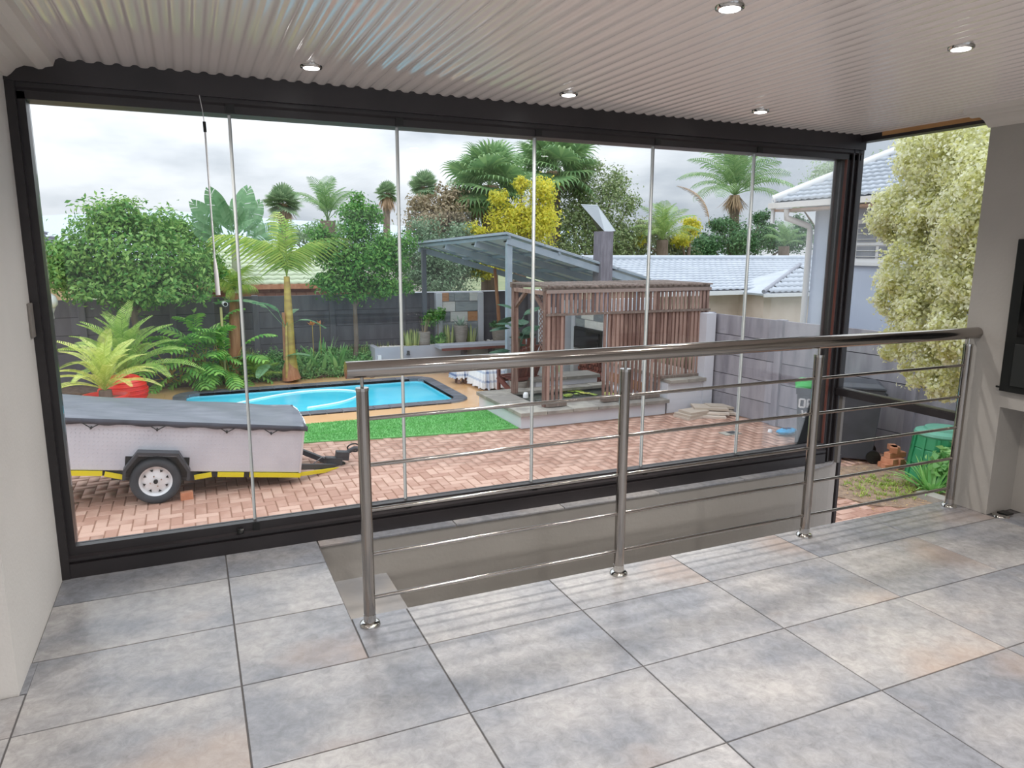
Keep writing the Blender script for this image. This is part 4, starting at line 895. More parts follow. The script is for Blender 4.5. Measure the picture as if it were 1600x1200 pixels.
b1 = band(tcn.outputs['Object'], 5, 'X', .25); b2 = band(tcn.outputs['Object'], 6, 'Z', .25); b3 = band(tcn.outputs['Object'], 7, 'Y', .35)
mx1 = nt.nodes.new('ShaderNodeMath'); mx1.operation = 'ADD'; nt.links.new(b1, mx1.inputs[0]); nt.links.new(b2, mx1.inputs[1])
rp_ = nt.nodes.new('ShaderNodeValToRGB'); rp_.color_ramp.interpolation = 'CONSTANT'; rp_.color_ramp.elements[0].color = lin('#f1f2f5'); rp_.color_ramp.elements[1].position = .3; rp_.color_ramp.elements[1].color = lin('#c4cedf'); e_ = rp_.color_ramp.elements.new(.8); e_.color = lin('#7486ac')
dv = nt.nodes.new('ShaderNodeMath'); dv.operation = 'MULTIPLY'; dv.inputs[1].default_value = .5; nt.links.new(mx1.outputs[0], dv.inputs[0]); nt.links.new(dv.outputs[0], rp_.inputs[0]); nt.links.new(rp_.outputs[0], b.inputs['Base Color'])
def draped(name, label, cat, x0, x1, y0, y1, h_, low, mcl):
    t = thing(name, label, cat, ((x0+x1)/2, (y0+y1)/2, G))
    MB().box(x0+.02, x1-.02, y0+.02, y1-.02, G+h_-.04, G+h_-.004).build('top', M_wood, t)
    for x in (x0+.05, x1-.09):
        for y in (y0+.05, y1-.09): MB().box(x, x+.04, y, y+.04, G, G+h_-.04).build('leg', M_wood, t)
    V = []; F = []; per_ = []; n = 96
    for i in range(n):
        u = i/n*4; s_ = int(u); f = u-s_; c_ = [(x0, y0), (x1, y0), (x1, y1), (x0, y1)]; a, b_ = c_[s_], c_[(s_+1) % 4]; per_.append((a[0]+(b_[0]-a[0])*f, a[1]+(b_[1]-a[1])*f))
    cx, cy = (x0+x1)/2, (y0+y1)/2
    for k, (z, e) in enumerate(((h_+.002, 0), (h_-.02, .012), (h_*.55, .035), (low, .055))):
        for i, (x, y) in enumerate(per_):
            w_ = 1+e*(1+.7*sin(i*1.7)*(k > 1))/max(x1-cx, .2); V.append((cx+(x-cx)*w_, cy+(y-cy)*w_, G+z+(.02*sin(i*.9) if k == 3 else 0)))
    V.append((cx, cy, G+h_+.002))
    for k in range(3):
        for i in range(n): F.append((k*n+i, k*n+(i+1) % n, (k+1)*n+(i+1) % n, (k+1)*n+i))
    for i in range(n): F.append((i, (i+1) % n, 4*n, 4*n))
    b_ = MB(); b_.add(V, [f if f[2] != f[3] else f[:3] for f in F], True); b_.build('cloth', mcl, t)
draped('draped_table', 'low table under a blue and white checked cloth beside the blue steel post', 'table', 4.98, 5.42, 12.5, 13.2, .43, .05, M_cloth)
draped('draped_stool', 'smaller stool under a blue checked cloth left of the draped table', 'stool', 4.72, 5.0, 13.35, 13.65, .40, .12, M_cloth)
t = MB().box(5.0, 5.15, 13.2, 13.35, G+.02, G+.38); t.build('wooden_crate', M_brick, label='small orange-brown wooden crate between the two draped tables', cat='crate', base=True)

# ---- pond
ZP = G+.25
pd = thing('koi_pond', 'raised white rendered pond with mossy stone ledge and dark water', 'pond', (5.6, 10.3, G))
MB().box(4.40, 7.0, 9.57, 9.75, G, ZP-.05).box(4.40, 4.55, 9.75, 11.3, G, ZP-.05).box(6.85, 7.0, 9.75, 11.3, G, ZP-.05).box(4.55, 6.85, 11.15, 11.3, G, ZP-.05).build('pond_wall', M_offwhite, pd)
def slabs(x0, x1, y0, y1, z, ln, par, ax, th=.055):
    L_ = (x1-x0) if ax == 'x' else (y1-y0); n = max(1, round(L_/ln))
    for i in range(n):
        a, b = i/n*L_, (i+1)/n*L_
        q = (x0+a+.003, x0+b-.003, y0, y1) if ax == 'x' else (x0, x1, y0+a+.003, y0+b-.003)
        MB().box(*q, z-th, z+rng.uniform(-.004, .004)).build('ledge_slab', M_ledge, par, bevel=.005)
slabs(4.36, 7.04, 9.50, 9.98, ZP, .42, pd, 'x'); slabs(4.36, 4.86, 9.98, 11.34, ZP, .42, pd, 'y'); slabs(4.86, 6.9, 11.05, 11.34, ZP, .45, pd, 'x')
MB().box(4.6, 6.95, 9.8, 11.2, G, G+.17).build('water', M_pondwater, pd)
MB().box(5.5, 6.75, 11.34, 11.75, G, G+.34).build('back_wall', M_offwhite, pd); slabs(5.4, 6.8, 11.3, 11.8, G+.40, .6, pd, 'x')
g = random.Random(9); k = 0
for cx, cy, sp_, n in ((6.05, 10.85, .3, 13), (5.1, 10.25, .22, 7), (6.55, 10.6, .15, 4)):
    for i in range(n):
        x, y = cx+g.uniform(-sp_, sp_), cy+g.uniform(-sp_, sp_)*.8; r_ = g.uniform(.05, .09); b = MB(); n_ = 14
        vs = [(x, y, G+.178)]+[(x+r_*cos(R(15+330*j/n_)), y+r_*sin(R(15+330*j/n_)), G+.182+g.uniform(0, .012)) for j in range(n_+1)]
        b.add(vs, [(0, j+1, j+2) for j in range(n_)]); b.build('lily_pad', mat('lily_pad_leaf', '#9db84a', '#dcd86a', scale=3, rough=.4, var=.8), pd if False else None, label=['flat yellow-green lily pad in the big cluster at the back of the pond', 'flat lily pad in the small cluster at the left front corner of the pond', 'flat lily pad at the right side of the pond behind the slats'][(sp_ == .22)+2*(sp_ == .15)], cat='lily pad', group=['lily pads in the big cluster', 'lily pads at the left corner', 'lily pads at the right side'][(sp_ == .22)+2*(sp_ == .15)], base=True)
for i in range(9):
    a = g.uniform(0, 6.28); x, y = 4.98+.12*cos(a), 10.35+.2*sin(a); MB().lathe((x, y, G+.15), [(g.uniform(.05, .09), 0), (.05, .05), (.0, .075)], 7, smooth=False).build('pond_stone', mat('dark_pond_stone', '#3e3f3e', '#5a5b58', scale=5, rough=.8), pd)
MB().lathe((4.93, 10.55, ZP), [(.0, .09), (.03, .09), (.045, .05), (.045, 0)], 12).build('garden_light', M_white, label='small white lamp on the left ledge of the pond', cat='lamp', base=True)
# white retaining wall right of the pond and its grey ledge
rw = thing('retaining_wall', 'low white rendered wall with grey ledge between the pond and the grey fence', 'wall', (7.45, 9.8, G))
MB().box(7.06, 7.75, 9.60, 9.9, G, G+.50).build('wall', M_offwhite, rw); slabs(7.05, 7.78, 9.52, 9.95, G+.56, .42, rw, 'x')
MB().box(7.75, 7.94, 9.56, 9.86, G, .53).build('pier', M_offwhite, rw)

# ---- timber pergola with slatted screen
pg = thing('pergola', 'brown slatted timber pergola behind the pond', 'pergola', (6.4, 10.4, G)); ZT = .93
def slat(x, z0, z1, y=9.74, m=M_wood, w_=.042, d=.022): MB().box(x-w_/2, x+w_/2, y, y+d, z0, z1).build('slat', m, pg)
NSL = 40; x0s, x1s = 4.93, 7.90
for i in range(NSL):
    x = x0s+(x1s-x0s)*i/(NSL-1)
    if x < 5.23: zb = G+.30
    elif x < 5.90: zb = G+1.66
    elif x < 7.0: zb = G+.30
    else: zb = G+.60
    slat(x, zb, ZT, m=M_wood)
    if (x < 5.2 or x > 5.93) and i < NSL-1: slat(x+(x1s-x0s)/(NSL-1)/2, G+.98, G+1.70, y=9.765, w_=.045)
for z, zz in ((G+1.68, .035), (ZT-.01, .05)): MB().box(4.88, 7.94, 9.715, 9.739, z-.02, z+zz-.02).build('rail', M_woodgrey, pg)
MB().box(5.0, 7.9, 9.79, 9.82, G+1.0, G+1.05).build('rail', M_wood, pg); MB().box(4.9, 5.24, 9.70, 9.80, G+.26, G+.31).box(5.9, 6.98, 9.70, 9.80, G+.26, G+.31).box(7.0, 7.9, 9.70, 9.80, G+.565, G+.61).build('foot_rail', M_woodgrey, pg)
for x, y, zb in ((4.92, 9.80, ZP), (4.92, 10.98, ZP), (7.9, 9.84, G+.56), (7.9, 11.2, G)): MB().box(x-.045, x+.045, y-.045, y+.045, zb, ZT).build('post', M_wood, pg)
for y in (9.8, 11.0): MB().box(4.85, 7.95, y-.03, y+.03, ZT-.0, ZT+.06).build('beam', M_woodgrey, pg)
MB().box(4.88, 4.94, 9.75, 11.0, ZT-.06, ZT).build('beam', M_wood, pg)
for i in range(30): x = 4.9+i*.105; MB().box(x-.02, x+.02, 9.72, 11.1, ZT+.06, ZT+.085).build('roof_lath', M_woodgrey, pg)
MB().bar((4.92, 10.95, .62), (4.92, 10.55, .88), .05, .05).bar((4.92, 9.85, .62), (4.92, 10.25, .88), .05, .05).build('brace', M_wood, pg)
lt = MB()
for i in range(13):
    z = G+1.0+.075*i; lt.bar((4.96, 9.84, z), (4.96, 10.14, z+.22), .008, .014); lt.bar((4.97, 10.14, z), (4.97, 9.84, z+.22), .008, .014)
lt.build('lattice', M_wood, pg)
rope = MB(); rope.tube([(5.0+.012*sin(k*1.3), 10.5+.012*cos(k*1.3), ZT-.04*k) for k in range(30)], .018, 7); rope.build('rope', M_trunk, label='twisted brown rope hanging inside the pergola behind the third pane joint', cat='rope', base=True)
# monstera, chairs
q = (5.25, 11.55); t = thing('monstera', 'large dark green leaves of a monstera inside the left bay of the pergola', 'plant', (q[0], q[1], G)); g = random.Random(11); ml = broad(.26, .15, pet=.15, arch=.6, seed=2)
MB().lathe((q[0], q[1], G), [(0, 0), (.13, 0), (.17, .35), (.15, .35), (.14, .3)], 18).build('pot', M_pot, t)
MB().tube([(q[0], q[1], G+.3), (q[0], q[1], G+1.25)], [.03, .02], 8).build('stem', M_trunk, t)
for i in range(16): put('leaf', ml, L_mon, t, (q[0], q[1], G+.75+.05*i), R(g.uniform(0, 360)), R(g.uniform(0, 55)), g.uniform(.8, 1.2))
def chair(c, rz, m, label):
    t = thing('slatted_chair', label, 'chair', c); WL[t.name] = Vector((0, 0, 0))
    for i in range(6): x = -.24+.08*i+.04; MB().bar((x, .22, .38), (x+(x)*.25, .48, 1.02-.02*abs(i-2.5)), .07, .018, up=(0, 1, 0)).build('back_slat', m, t)
    for i in range(5): MB().box(-.26, .26, -.24+.095*i, -.24+.095*i+.085, .40-.012*i, .42-.012*i).build('seat_slat', m, t)
    for x in (-.27, .27):
        MB().bar((x, -.22, 0), (x, -.22, .60), .05, .05, up=(0, 1, 0)).build('leg', m, t); MB().bar((x, -.25, .38), (x, .42, .0), .04, .09).build('leg', m, t)
        MB().box(x-.06, x+.06, -.3, .38, .60, .625).build('armrest', m, t)
    MB().box(-.27, .27, .24, .27, .36, .42).box(-.31, .31, .385, .41, .68, .74).box(-.25, .25, -.26, -.24, .28, .4).build('crosspiece', m, t)
    t.rotation_euler = (0, 0, rz); return t
chair((5.32, 11.72, G), pi+.25, M_chair, 'dark red slatted garden chair with its back to the pond, left bay of the pergola')
chair((6.0, 13.0, G), pi-.5, M_chair, 'second red-brown slatted chair further back under the pergola')
MB().lathe((5.62, 12.1, G), [(0, .0), (.12, 0), (.14, .22), (.15, .24), (0, .25)], 18).build('red_bucket', mat('faded_red_plastic', '#c4503f', rough=.5), label='small faded red bucket on the ground beside the slatted chair', cat='bucket', base=True)
MB().box(5.6, 6.9, 12.2, 14.2, G+.008, G+.022).build('turf_rug', M_turf, label='rectangle of artificial grass under the carport behind the pond', cat='rug', base=True)
cb = MB(); prf = [(0, .72), (.12, .73), (.22, .68), (.27, .5), (.25, .3), (.28, .1), (.26, .03)]; cb.lathe((6.45, 12.9, G), prf, 22, rib=.05); cb.build('covered_barbecue', mat('grey_white_cover', '#bfc0c6', '#d5d6da', scale=4, rough=.7, bump=.8, bscale=8), label='barbecue wrapped in a pale grey crumpled cover beside the white pillar', cat='barbecue', base=True)
MB().box(6.35, 6.62, 12.95, 13.1, G+.72, G+.80).build('grey_case', M_rubber, label='dark grey flat case lying on the covered barbecue', cat='case', base=True)

# ---- built-in braai with chimney
br = thing('outdoor_braai', 'built-in outdoor fireplace with black firebox, white pillars and stone cladding', 'fireplace', (7.6, 12.5, G))
MB().box(7.22, 8.0, 11.80, 11.96, G, G+1.46).box(7.22, 8.0, 13.10, 13.24, G, G+1.46).build('pillar', M_offwhite, br)
MB().box(7.26, 8.0, 11.96, 13.10, G+1.10, G+1.46).box(7.26, 8.0, 11.96, 13.10, G+.60, G+.66).box(7.9, 8.0, 11.96, 13.1, G, G+1.1).build('core', M_offwhite, br)
for y0, y1, z0, z1, m_ in ((11.97, 12.35, 1.28, 1.46, M_stone_g), (12.36, 12.85, 1.28, 1.46, M_stone_w), (12.86, 13.09, 1.28, 1.46, M_stone_g), (11.97, 12.2, 1.11, 1.27, M_stone_w), (12.21, 12.7, 1.11, 1.27, M_stone_w), (12.71, 13.09, 1.11, 1.27, M_stone_g)): MB().box(7.235, 7.262, y0, y1, G+z0, G+z1-.005).build('cladding_stone', m_, br)
MB().box(7.20, 7.88, 11.97, 13.09, G+.66, G+1.10).build('firebox', M_black, br, bevel=.01); MB().box(7.18, 7.2, 12.05, 13.0, G+.72, G+1.04).build('firebox_door', mat('black_glass', '#14161a', rough=.12), br)
MB().box(7.24, 7.30, 11.97, 13.09, G+.52, G+.60).build('hearth_slab', M_ledge, br)
g = random.Random(3)
for k in range(5):
    for i in range(11-(k % 2)):
        y = 12.02+.1*i+.05*(k % 2); z = G+.055+.088*k; MB().tube([(7.30, y, z), (7.75, y+g.uniform(-.02, .02), z)], g.uniform(.038, .047), 7).build('firewood_log', mat('firewood_bark', '#6a3b34', '#94554a', scale=8, rough=.9, var=.6), label='split dark red firewood log stacked below the black firebox', cat='log', group='firewood logs under the firebox', base=True)
MB().box(7.28, 7.54, 12.2, 12.5, G+1.46, 1.90).build('chimney', mat('dark_clad_chimney', '#75717a', '#8b8790', scale=5, rough=.85, bump=.5, stretch=(5, 5, .8)), br)
P_ = lambda x, y, Y=12.4: at(x, y, Y)
cw = MB(); cw.plate([P_(908, 320, 12.3), P_(934, 321, 12.3), P_(935, 334, 12.5), P_(962, 361, 12.7), P_(945, 362, 12.3)], .012); cw.build('cowl_plate', mat('sheet_metal', '#c9d0d6', rough=.35, metal=.3), br)
cw = MB(); cw.plate([P_(914, 324, 12.34), P_(944, 361, 12.34), P_(934, 361, 12.75), P_(926, 345, 12.75)], .012); cw.build('cowl_inner', M_black, br)
ct = thing('outdoor_counter', 'white counter with stone pieces and dark top running behind the slatted screen', 'counter', (7.5, 10.9, G))
MB().box(7.2, 7.9, 10.0, 11.78, G, G+.52).build('base', M_offwhite, ct); MB().box(7.12, 7.95, 9.97, 11.79, G+.52, G+.58).build('top', M_ledge, ct)
for y0, z0, m_ in ((11.3, .2, M_stone_o), (10.9, .3, M_stone_g), (10.5, .18, M_stone_o), (10.1, .25, M_stone_g)): MB().box(7.175, 7.2, y0, y0+.3, G+z0, G+z0+.17).build('cladding_stone', m_, ct)
MB().box(6.63, 7.0, 13.5, 13.6, G, G+1.46).build('white_screen_wall', M_offwhite, kind='structure')
MB().box(7.2, 9.5, 13.5, 13.62, G, .50).build('white_boundary_wall', M_offwhite, kind='structure')

# ---- steel carport carrying solar panels
cpz = lambda x, y: 1.72+(x-5.4)*(-.275) + (y-12.3)*(-.05)
cp_ = thing('solar_carport', 'blue-grey steel frame carrying a sloping roof of solar panels', 'carport', (6.5, 13.8, G)); x0, x1, y0, y1 = 5.40, 8.45, 12.3, 15.4; sh = -.24
X_ = lambda x, y: x+(y-12.3)*sh
def cpt(x, y, dz=0): return Vector((X_(x, y), y, cpz(x, y)+dz))
MB().bar((5.40, 12.34, G), (5.40, 12.34, cpz(5.4, 12.34)-.04), .10, .10, up=(0, 1, 0)).build('post', M_steelblue, cp_); MB().bar((4.68, 15.3, G), (4.68, 15.3, cpz(5.4, 15.3)-.04), .09, .09, up=(0, 1, 0)).build('post', mat('dark_steel', '#565b64', rough=.5), cp_)
MB().bar((8.2, 12.34, G), (8.2, 12.34, cpz(8.2, 12.34)-.04), .08, .08, up=(0, 1, 0)).build('post', M_steelblue, cp_)
MB().bar((7.6, 15.2, G), (7.6, 15.2, cpz(8.3, 15.2)-.04), .08, .08, up=(0, 1, 0)).build('post', mat('dark_steel', '#565b64'), cp_)
for y in (12.3, 13.3, 14.35, 15.4): MB().bar(cpt(5.35, y, -.03), cpt(8.5, y, -.03), .06, .12).build('rafter', M_steelblue, cp_)
for x in (5.37, 6.4, 7.45, 8.45): MB().bar(cpt(x, 12.25, .045), cpt(x, 15.45, .045), .05, .06).build('purlin', M_steelblue, cp_)
for i in range(4):
    for j in range(3):
        a, b = 5.30+.80*i, 5.30+.80*(i+1)-.04; c, d = 12.25+1.06*j, 12.25+1.06*(j+1)-.04; pts = [cpt(a, c, .085), cpt(b, c, .085), cpt(b, d, .085), cpt(a, d, .085)]
        pn = MB().plate(pts, .03); pn.build('solar_panel', M_panelback, cp_); MB().plate([p+Vector((0, 0, .031)) for p in pts], .004).build('panel_glass', M_panel, cp_)
        fr = MB()
        for k in range(4): fr.bar(pts[k]+Vector((0, 0, .0)), pts[(k+1) % 4]+Vector((0, 0, .0)), .03, .035)
        fr.build('panel_frame', M_steelblue, cp_)
        MB().obox((pts[0]+pts[2])/2-Vector((0, 0, .012)), .12, .16, .02).build('junction_box', M_black, cp_)

# ---- things on the paving at the right
g = random.Random(21)
def slabstack(c, lst, label, group):
    for k, (dx, dy, z, sx_, sy_, rz, ty) in enumerate(lst):
        M_r = Matrix.Rotation(rz, 3, 'Z') @ Matrix.Rotation(ty, 3, 'Y'); b = MB().obox((0, 0, .018), sx_, sy_, .035, M_r); o = b.build('stone_slab', M_slab, label=label[k], cat='slab', group=group); o.location = (c[0]+dx, c[1]+dy, G+z)
slabstack((7.28, 9.22), [(0, 0, 0, .50, .34, .15, 0), (.01, .01, .038, .48, .34, .2, 0), (.03, 0, .076, .38, .30, .1, 0)], ['lowest slab of the low pinkish stack left of the slab heap', 'middle slab of the low pinkish stack beside the white wall', 'top slab of the low pinkish stack, chipped and stained'], 'pinkish slabs stacked by the white wall')
slabstack((7.66, 9.15), [(-.1, -.08, 0, .42, .20, -.5, .02), (-.02, -.02, .045, .46, .22, -.5, .03), (.18, .05, 0, .42, .2, -.35, 0), (.16, .08, .045, .42, .22, -.3, .05), (.0, .12, .10, .55, .34, -.45, .03), (.22, .12, .10, .44, .26, -.3, .06), (.26, -.04, .02, .3, .16, -.6, .1)],
          ['bottom left slab of the grey slab heap beside the fence', 'second slab from below in the grey slab heap', 'bottom right slab of the grey slab heap beside the fence', 'right middle slab of the grey slab heap', 'widest pale slab lying on top of the grey heap', 'top right slab of the grey heap, tilted towards the fence', 'small tilted offcut slab at the right foot of the grey heap'], 'grey slabs heaped by the fence')
t = thing('drain_cover', 'small square drain cover set in the paving in front of the slab heap', 'drain', (7.1, 8.1, G)); MB().box(6.97, 7.25, 8.02, 8.2, G+.002, G+.014).build('frame', M_ledge, t); MB().box(7.08, 7.22, 8.05, 8.17, G+.014, G+.018).build('grate', M_rubber, t)
bg_ = MB(); g2 = np.random.default_rng(2); n = 14; vs = []; fs = []
for i in range(7):
    for k in range(n):
        a = 2*pi*k/n; r_ = .13*sin(pi*(i+.5)/7.5)*(1+.25*g2.random()); vs.append((7.82+r_*1.3*cos(a), 7.72+r_*.7*sin(a), G+.005+.09*(i/6)*(1+.2*g2.random())))
for i in range(6):
    for k in range(n): fs.append((i*n+k, i*n+(k+1) % n, (i+1)*n+(k+1) % n, (i+1)*n+k))
bg_.add(vs, fs); bg_.build('plastic_bag', M_bluebag, label='crumpled bright blue plastic bag on the paving against the fence', cat='bag', base=True)
MB().lathe((7.72, 7.95, G), [(0, .05), (.03, .04), (.035, 0)], 9).build('paper_cup', M_white, label='tiny white scrap on the paving beside the blue bag', cat='litter', base=True)
def bin_(c, rz, lidm, label, w_=.46, d=.5, h_=.86, text=False):
    t = thing('wheelie_bin', label, 'bin', c); WL[t.name] = Vector((0, 0, 0)); b = MB(); lo_, hi_ = .78, 1.0
    vs = [(sx*w_/2*q, sy*d/2*q, z) for z, q in ((.04, lo_), (h_*.9, hi_*.97), (h_*.9, hi_*1.04), (h_, hi_*1.06)) for sx, sy in ((-1, -1), (1, -1), (1, 1), (-1, 1))]
    fs = [(0, 3, 2, 1), (12, 13, 14, 15)]
    for i in range(3): fs += [(i*4+k, i*4+(k+1) % 4, i*4+4+(k+1) % 4, i*4+4+k) for k in range(4)]
    b.add(vs, fs); b.build('body', M_binblack, t, bevel=.012)
    l = MB(); e = .55; vs = [(sx*w_/2*1.12, sy*d/2*1.1, h_+.0) for sx, sy in ((-1, -1), (1, -1), (1, 1), (-1, 1))]+[(sx*w_/2*1.1, sy*d/2*1.08, h_+.03) for sx, sy in ((-1, -1), (1, -1), (1, 1), (-1, 1))]+[(sx*w_/2*.8, sy*d/2*.8, h_+.075) for sx, sy in ((-1, -1), (1, -1), (1, 1), (-1, 1))]
    l.add(vs, [(0, 3, 2, 1), (8, 9, 10, 11)]+[(i*4+k, i*4+(k+1) % 4, i*4+4+(k+1) % 4, i*4+4+k) for i in range(2) for k in range(4)]); l.build('lid', lidm, t, bevel=.01)
    MB().tube([(-w_*.4, d*.58, h_*.94), (w_*.4, d*.58, h_*.94)], .014, 8).build('handle', M_binblack, t)
    for sx in (-1, 1): MB().tube([(sx*w_*.34, d*.42, .085), (sx*w_*.44, d*.42, .085)], .085, 20).build('wheel', M_black, t)
    MB().tube([(-w_*.44, d*.42, .085), (w_*.44, d*.42, .085)], .012, 8).build('axle', M_rubber, t)
    if text:
        yf = lambda z: -d/2*(lo_+(hi_*.97-lo_)*(z-.04)/(h_*.9-.04))-.004
        def stroke(nm, pts, x0, z0, sc):
            lb_ = MB()
            for (ax, az), (bx_, bz) in zip(pts[:-1], pts[1:]): lb_.bar((x0+ax*sc, yf(z0+az*sc), z0+az*sc), (x0+bx_*sc, yf(z0+bz*sc), z0+bz*sc), .022, .004, up=(0, 1, 0))
            lb_.build(nm, M_white, t)
        stroke('letter_o', [(0, 0), (0, 1), (.6, 1), (.6, 0), (0, 0)], -.19, .60, .11)
        stroke('letter_r', [(0, 0), (0, 1), (.6, 1), (.6, .5), (0, .5), (.6, 0)], -.09, .60, .11)
        stroke('letter_w', [(0, 1), (.25, 0), (.5, .8), (.75, 0), (1, 1)], -.15, .46, .10)
    t.rotation_euler = (0, 0, rz); return t
bin_((7.62, 7.08, G), -.78, M_bingreen, 'charcoal wheelie bin with bright green lid and white lettering, left of the corner post', text=True)
bin_((7.72, 6.50, G), pi/2+2.4, M_binblack, 'all-black wheelie bin with wheels towards the fence, right of the corner post', h_=.95, w_=.5, d=.55)
# brick pile
k = 0; lb = {0: 'bottom course', 1: 'second course', 2: 'third course', 3: 'top'}
for lv, lst in enumerate(([(-.13, -.06), (0.0, -.1), (.13, -.02), (-.08, .06), (.06, .08)], [(-.1, -.02), (.02, -.05), (.12, .04)], [(-.04, 0), (.07, -.02)], [(-.01, .0), (.06, .05)])):
    for i, (dx, dy) in enumerate(lst):
        o = MB().box(-.1, .1, -.05, .05, 0, .064).build('loose_brick', M_brick, label='orange brick in the %s of the small brick pile by the fence' % lb[lv], cat='brick', group='bricks in the %s of the pile' % lb[lv]); o.location = (7.86+dx*.8, 6.0+dy*.8, G+.002+.066*lv); o.rotation_euler = (0, 0, g.uniform(-.5, .6)+(lv % 2)*1.2); o.scale = (.85, .85, 1)
# compost bin
c = (7.98, 5.48, G); t = thing('compost_bin', 'tapered green plastic compost bin by the grey fence', 'compost bin', c); b = MB()
for i, (z0, z1, r0, r1) in enumerate(((0, .19, .345, .325), (.19, .38, .33, .305), (.38, .54, .305, .285))): b.lathe(c, [(r0-.01, z0), (r0, z0+.01), (r1, z1-.015), (r1-.012, z1)], 16, smooth=False)
b.build('shell', M_compost, t)
MB().lathe(c, [(.29, .53), (.30, .545), (.29, .57), (.2, .595), (.19, .62), (0, .63)], 20, smooth=False).build('lid', mat('pale_green_lid', '#5f9f86', '#6fae95', scale=3, rough=.4), t)
for k in range(12): a = 2*pi*k/12; MB().bar((c[0]+.345*cos(a), c[1]+.345*sin(a), G+.02), (c[0]+.293*cos(a), c[1]+.293*sin(a), G+.52), .03, .012, up=(cos(a), sin(a), 0)).build('rib', M_compost, t)
tuft('lily_clump', 'clump of bright green strap leaves in front of the green compost bin', 'plant', (7.42, 5.15, G), 60, .55, .03, 1.0, mat('strap_leaf', '#6fb25c', '#a5d884', island=1, rough=.4, trans=.25), seed=120, droop=.9, rad=.09)
V, F = clump([(7.75, 5.2, G+.28, .22, .15, .15)], 500, .1, 121, aspect=.6); t = thing('leafy_plant', 'pale broad-leaved plant leaning on the green compost bin', 'plant', (7.75, 5.2, G)); o = fast('foliage', V-np.array(wloc(t)), F, L_ground, t); o['kind'] = 'stuff'; MB().tube([(7.75, 5.2, G), (7.75, 5.2, G+.3)], .012, 6).build('stem', M_trunk, t)
MB().box(7.1, 7.25, 4.7, 5.1, G, G+.07).box(7.25, 7.6, 4.68, 4.78, G, G+.07).build('garden_edging', M_ledge, label='low stone edging at the foot of the strap-leaved plant', cat='edging', base=True)
# worn patch with weeds and fallen leaves
pa = [(7.2+.93*cos(a)*(1+.08*sin(5*a)), 5.55+.73*sin(a)*(1+.06*cos(7*a))) for a in np.linspace(0, 2*pi, 40)[:-1]]
MB().prism(pa, G-.02, G+.006).prism([(7.6, 3.2), (9, 3.2), (8.6, 5.4), (8.0, 5.6), (7.5, 4.8)], G-.02, G+.004).build('bare_soil_patch', M_dry, kind='structure')
V = []; F = []
for i in range(190):
    a = rng.uniform(0, 2*pi); q = rng.random()**.6; v, f = straps(8, .055, .007, 1.0, 200+i, c=(7.15+.62*q*cos(a), 5.42+.42*q*sin(a), G+.004), rad=.03); f = [tuple(np.array(x)+len(V)) for x in f]; V += v; F += f
t = thing('weed_patch', 'patch of short yellow-green weeds on bare soil between the brick paths', 'grass', (7.15, 5.4, G)); o = fast('blades', np.array(V)-np.array(wloc(t)), F, L_weed, t); o['kind'] = 'stuff'
V = []; F = []
for i in range(700):
    x, y = rng.uniform(6.2, 8.2), rng.uniform(4.9, 6.4); s = rng.uniform(.008, .018); a = rng.uniform(0, 3.1); n = len(V); z = G+.016+rng.uniform(0, .006)
    V += [(x-s*cos(a), y-s*sin(a), z), (x+s*.5*sin(a), y-s*.5*cos(a), z+.003), (x+s*cos(a), y+s*sin(a), z), (x-s*.5*sin(a), y+s*.5*cos(a), z+.004)]; F.append((n, n+1, n+2, n+3))
o = fast('fallen_leaves', V, F, mat('fallen_leaf', '#8a6038', '#d0b070', island=1, rough=.8)); setp(o, 'scattered small fallen leaves around the weed patch and the brick pile', 'leaves', None, 'stuff')

# variegated tree by the side window
def atX(x, y, X): 
    d = (x-800)/FPX*_r2 - (y-600)/FPX*_u2 + _f; return np.array([0, 0, CH]) + d*X/d[0]
bl = [(1470, 250, 7.2, .62), (1440, 235, 7.3, .36), (1530, 230, 7.0, .6), (1410, 330, 7.2, .42), (1470, 340, 7.1, .5), (1392, 345, 7.2, .32), (1530, 340, 6.9, .55), (1430, 420, 7.1, .5), (1500, 430, 7.0, .5), (1410, 470, 7.1, .36), (1450, 500, 7.0, .45), (1520, 520, 6.9, .5), (1400, 540, 7.1, .26), (1450, 570, 7.0, .36), (1480, 600, 6.95, .26), (1550, 430, 6.8, .5), (1580, 300, 6.8, .6), (1550, 580, 6.9, .35)]
tree('variegated_tree', 'large cream and green variegated tree filling the side window', 'tree', (7.9, 4.2, G), [(*atX(x, y, X), r_*.74, r_*.74, r_*.72) for x, y, X, r_ in bl], 80000, .047, L_varieg, trunk=.07, seed=77, limbs=12, aspect=.62, cl=46, spread=.13, inner=.15, up=.25)

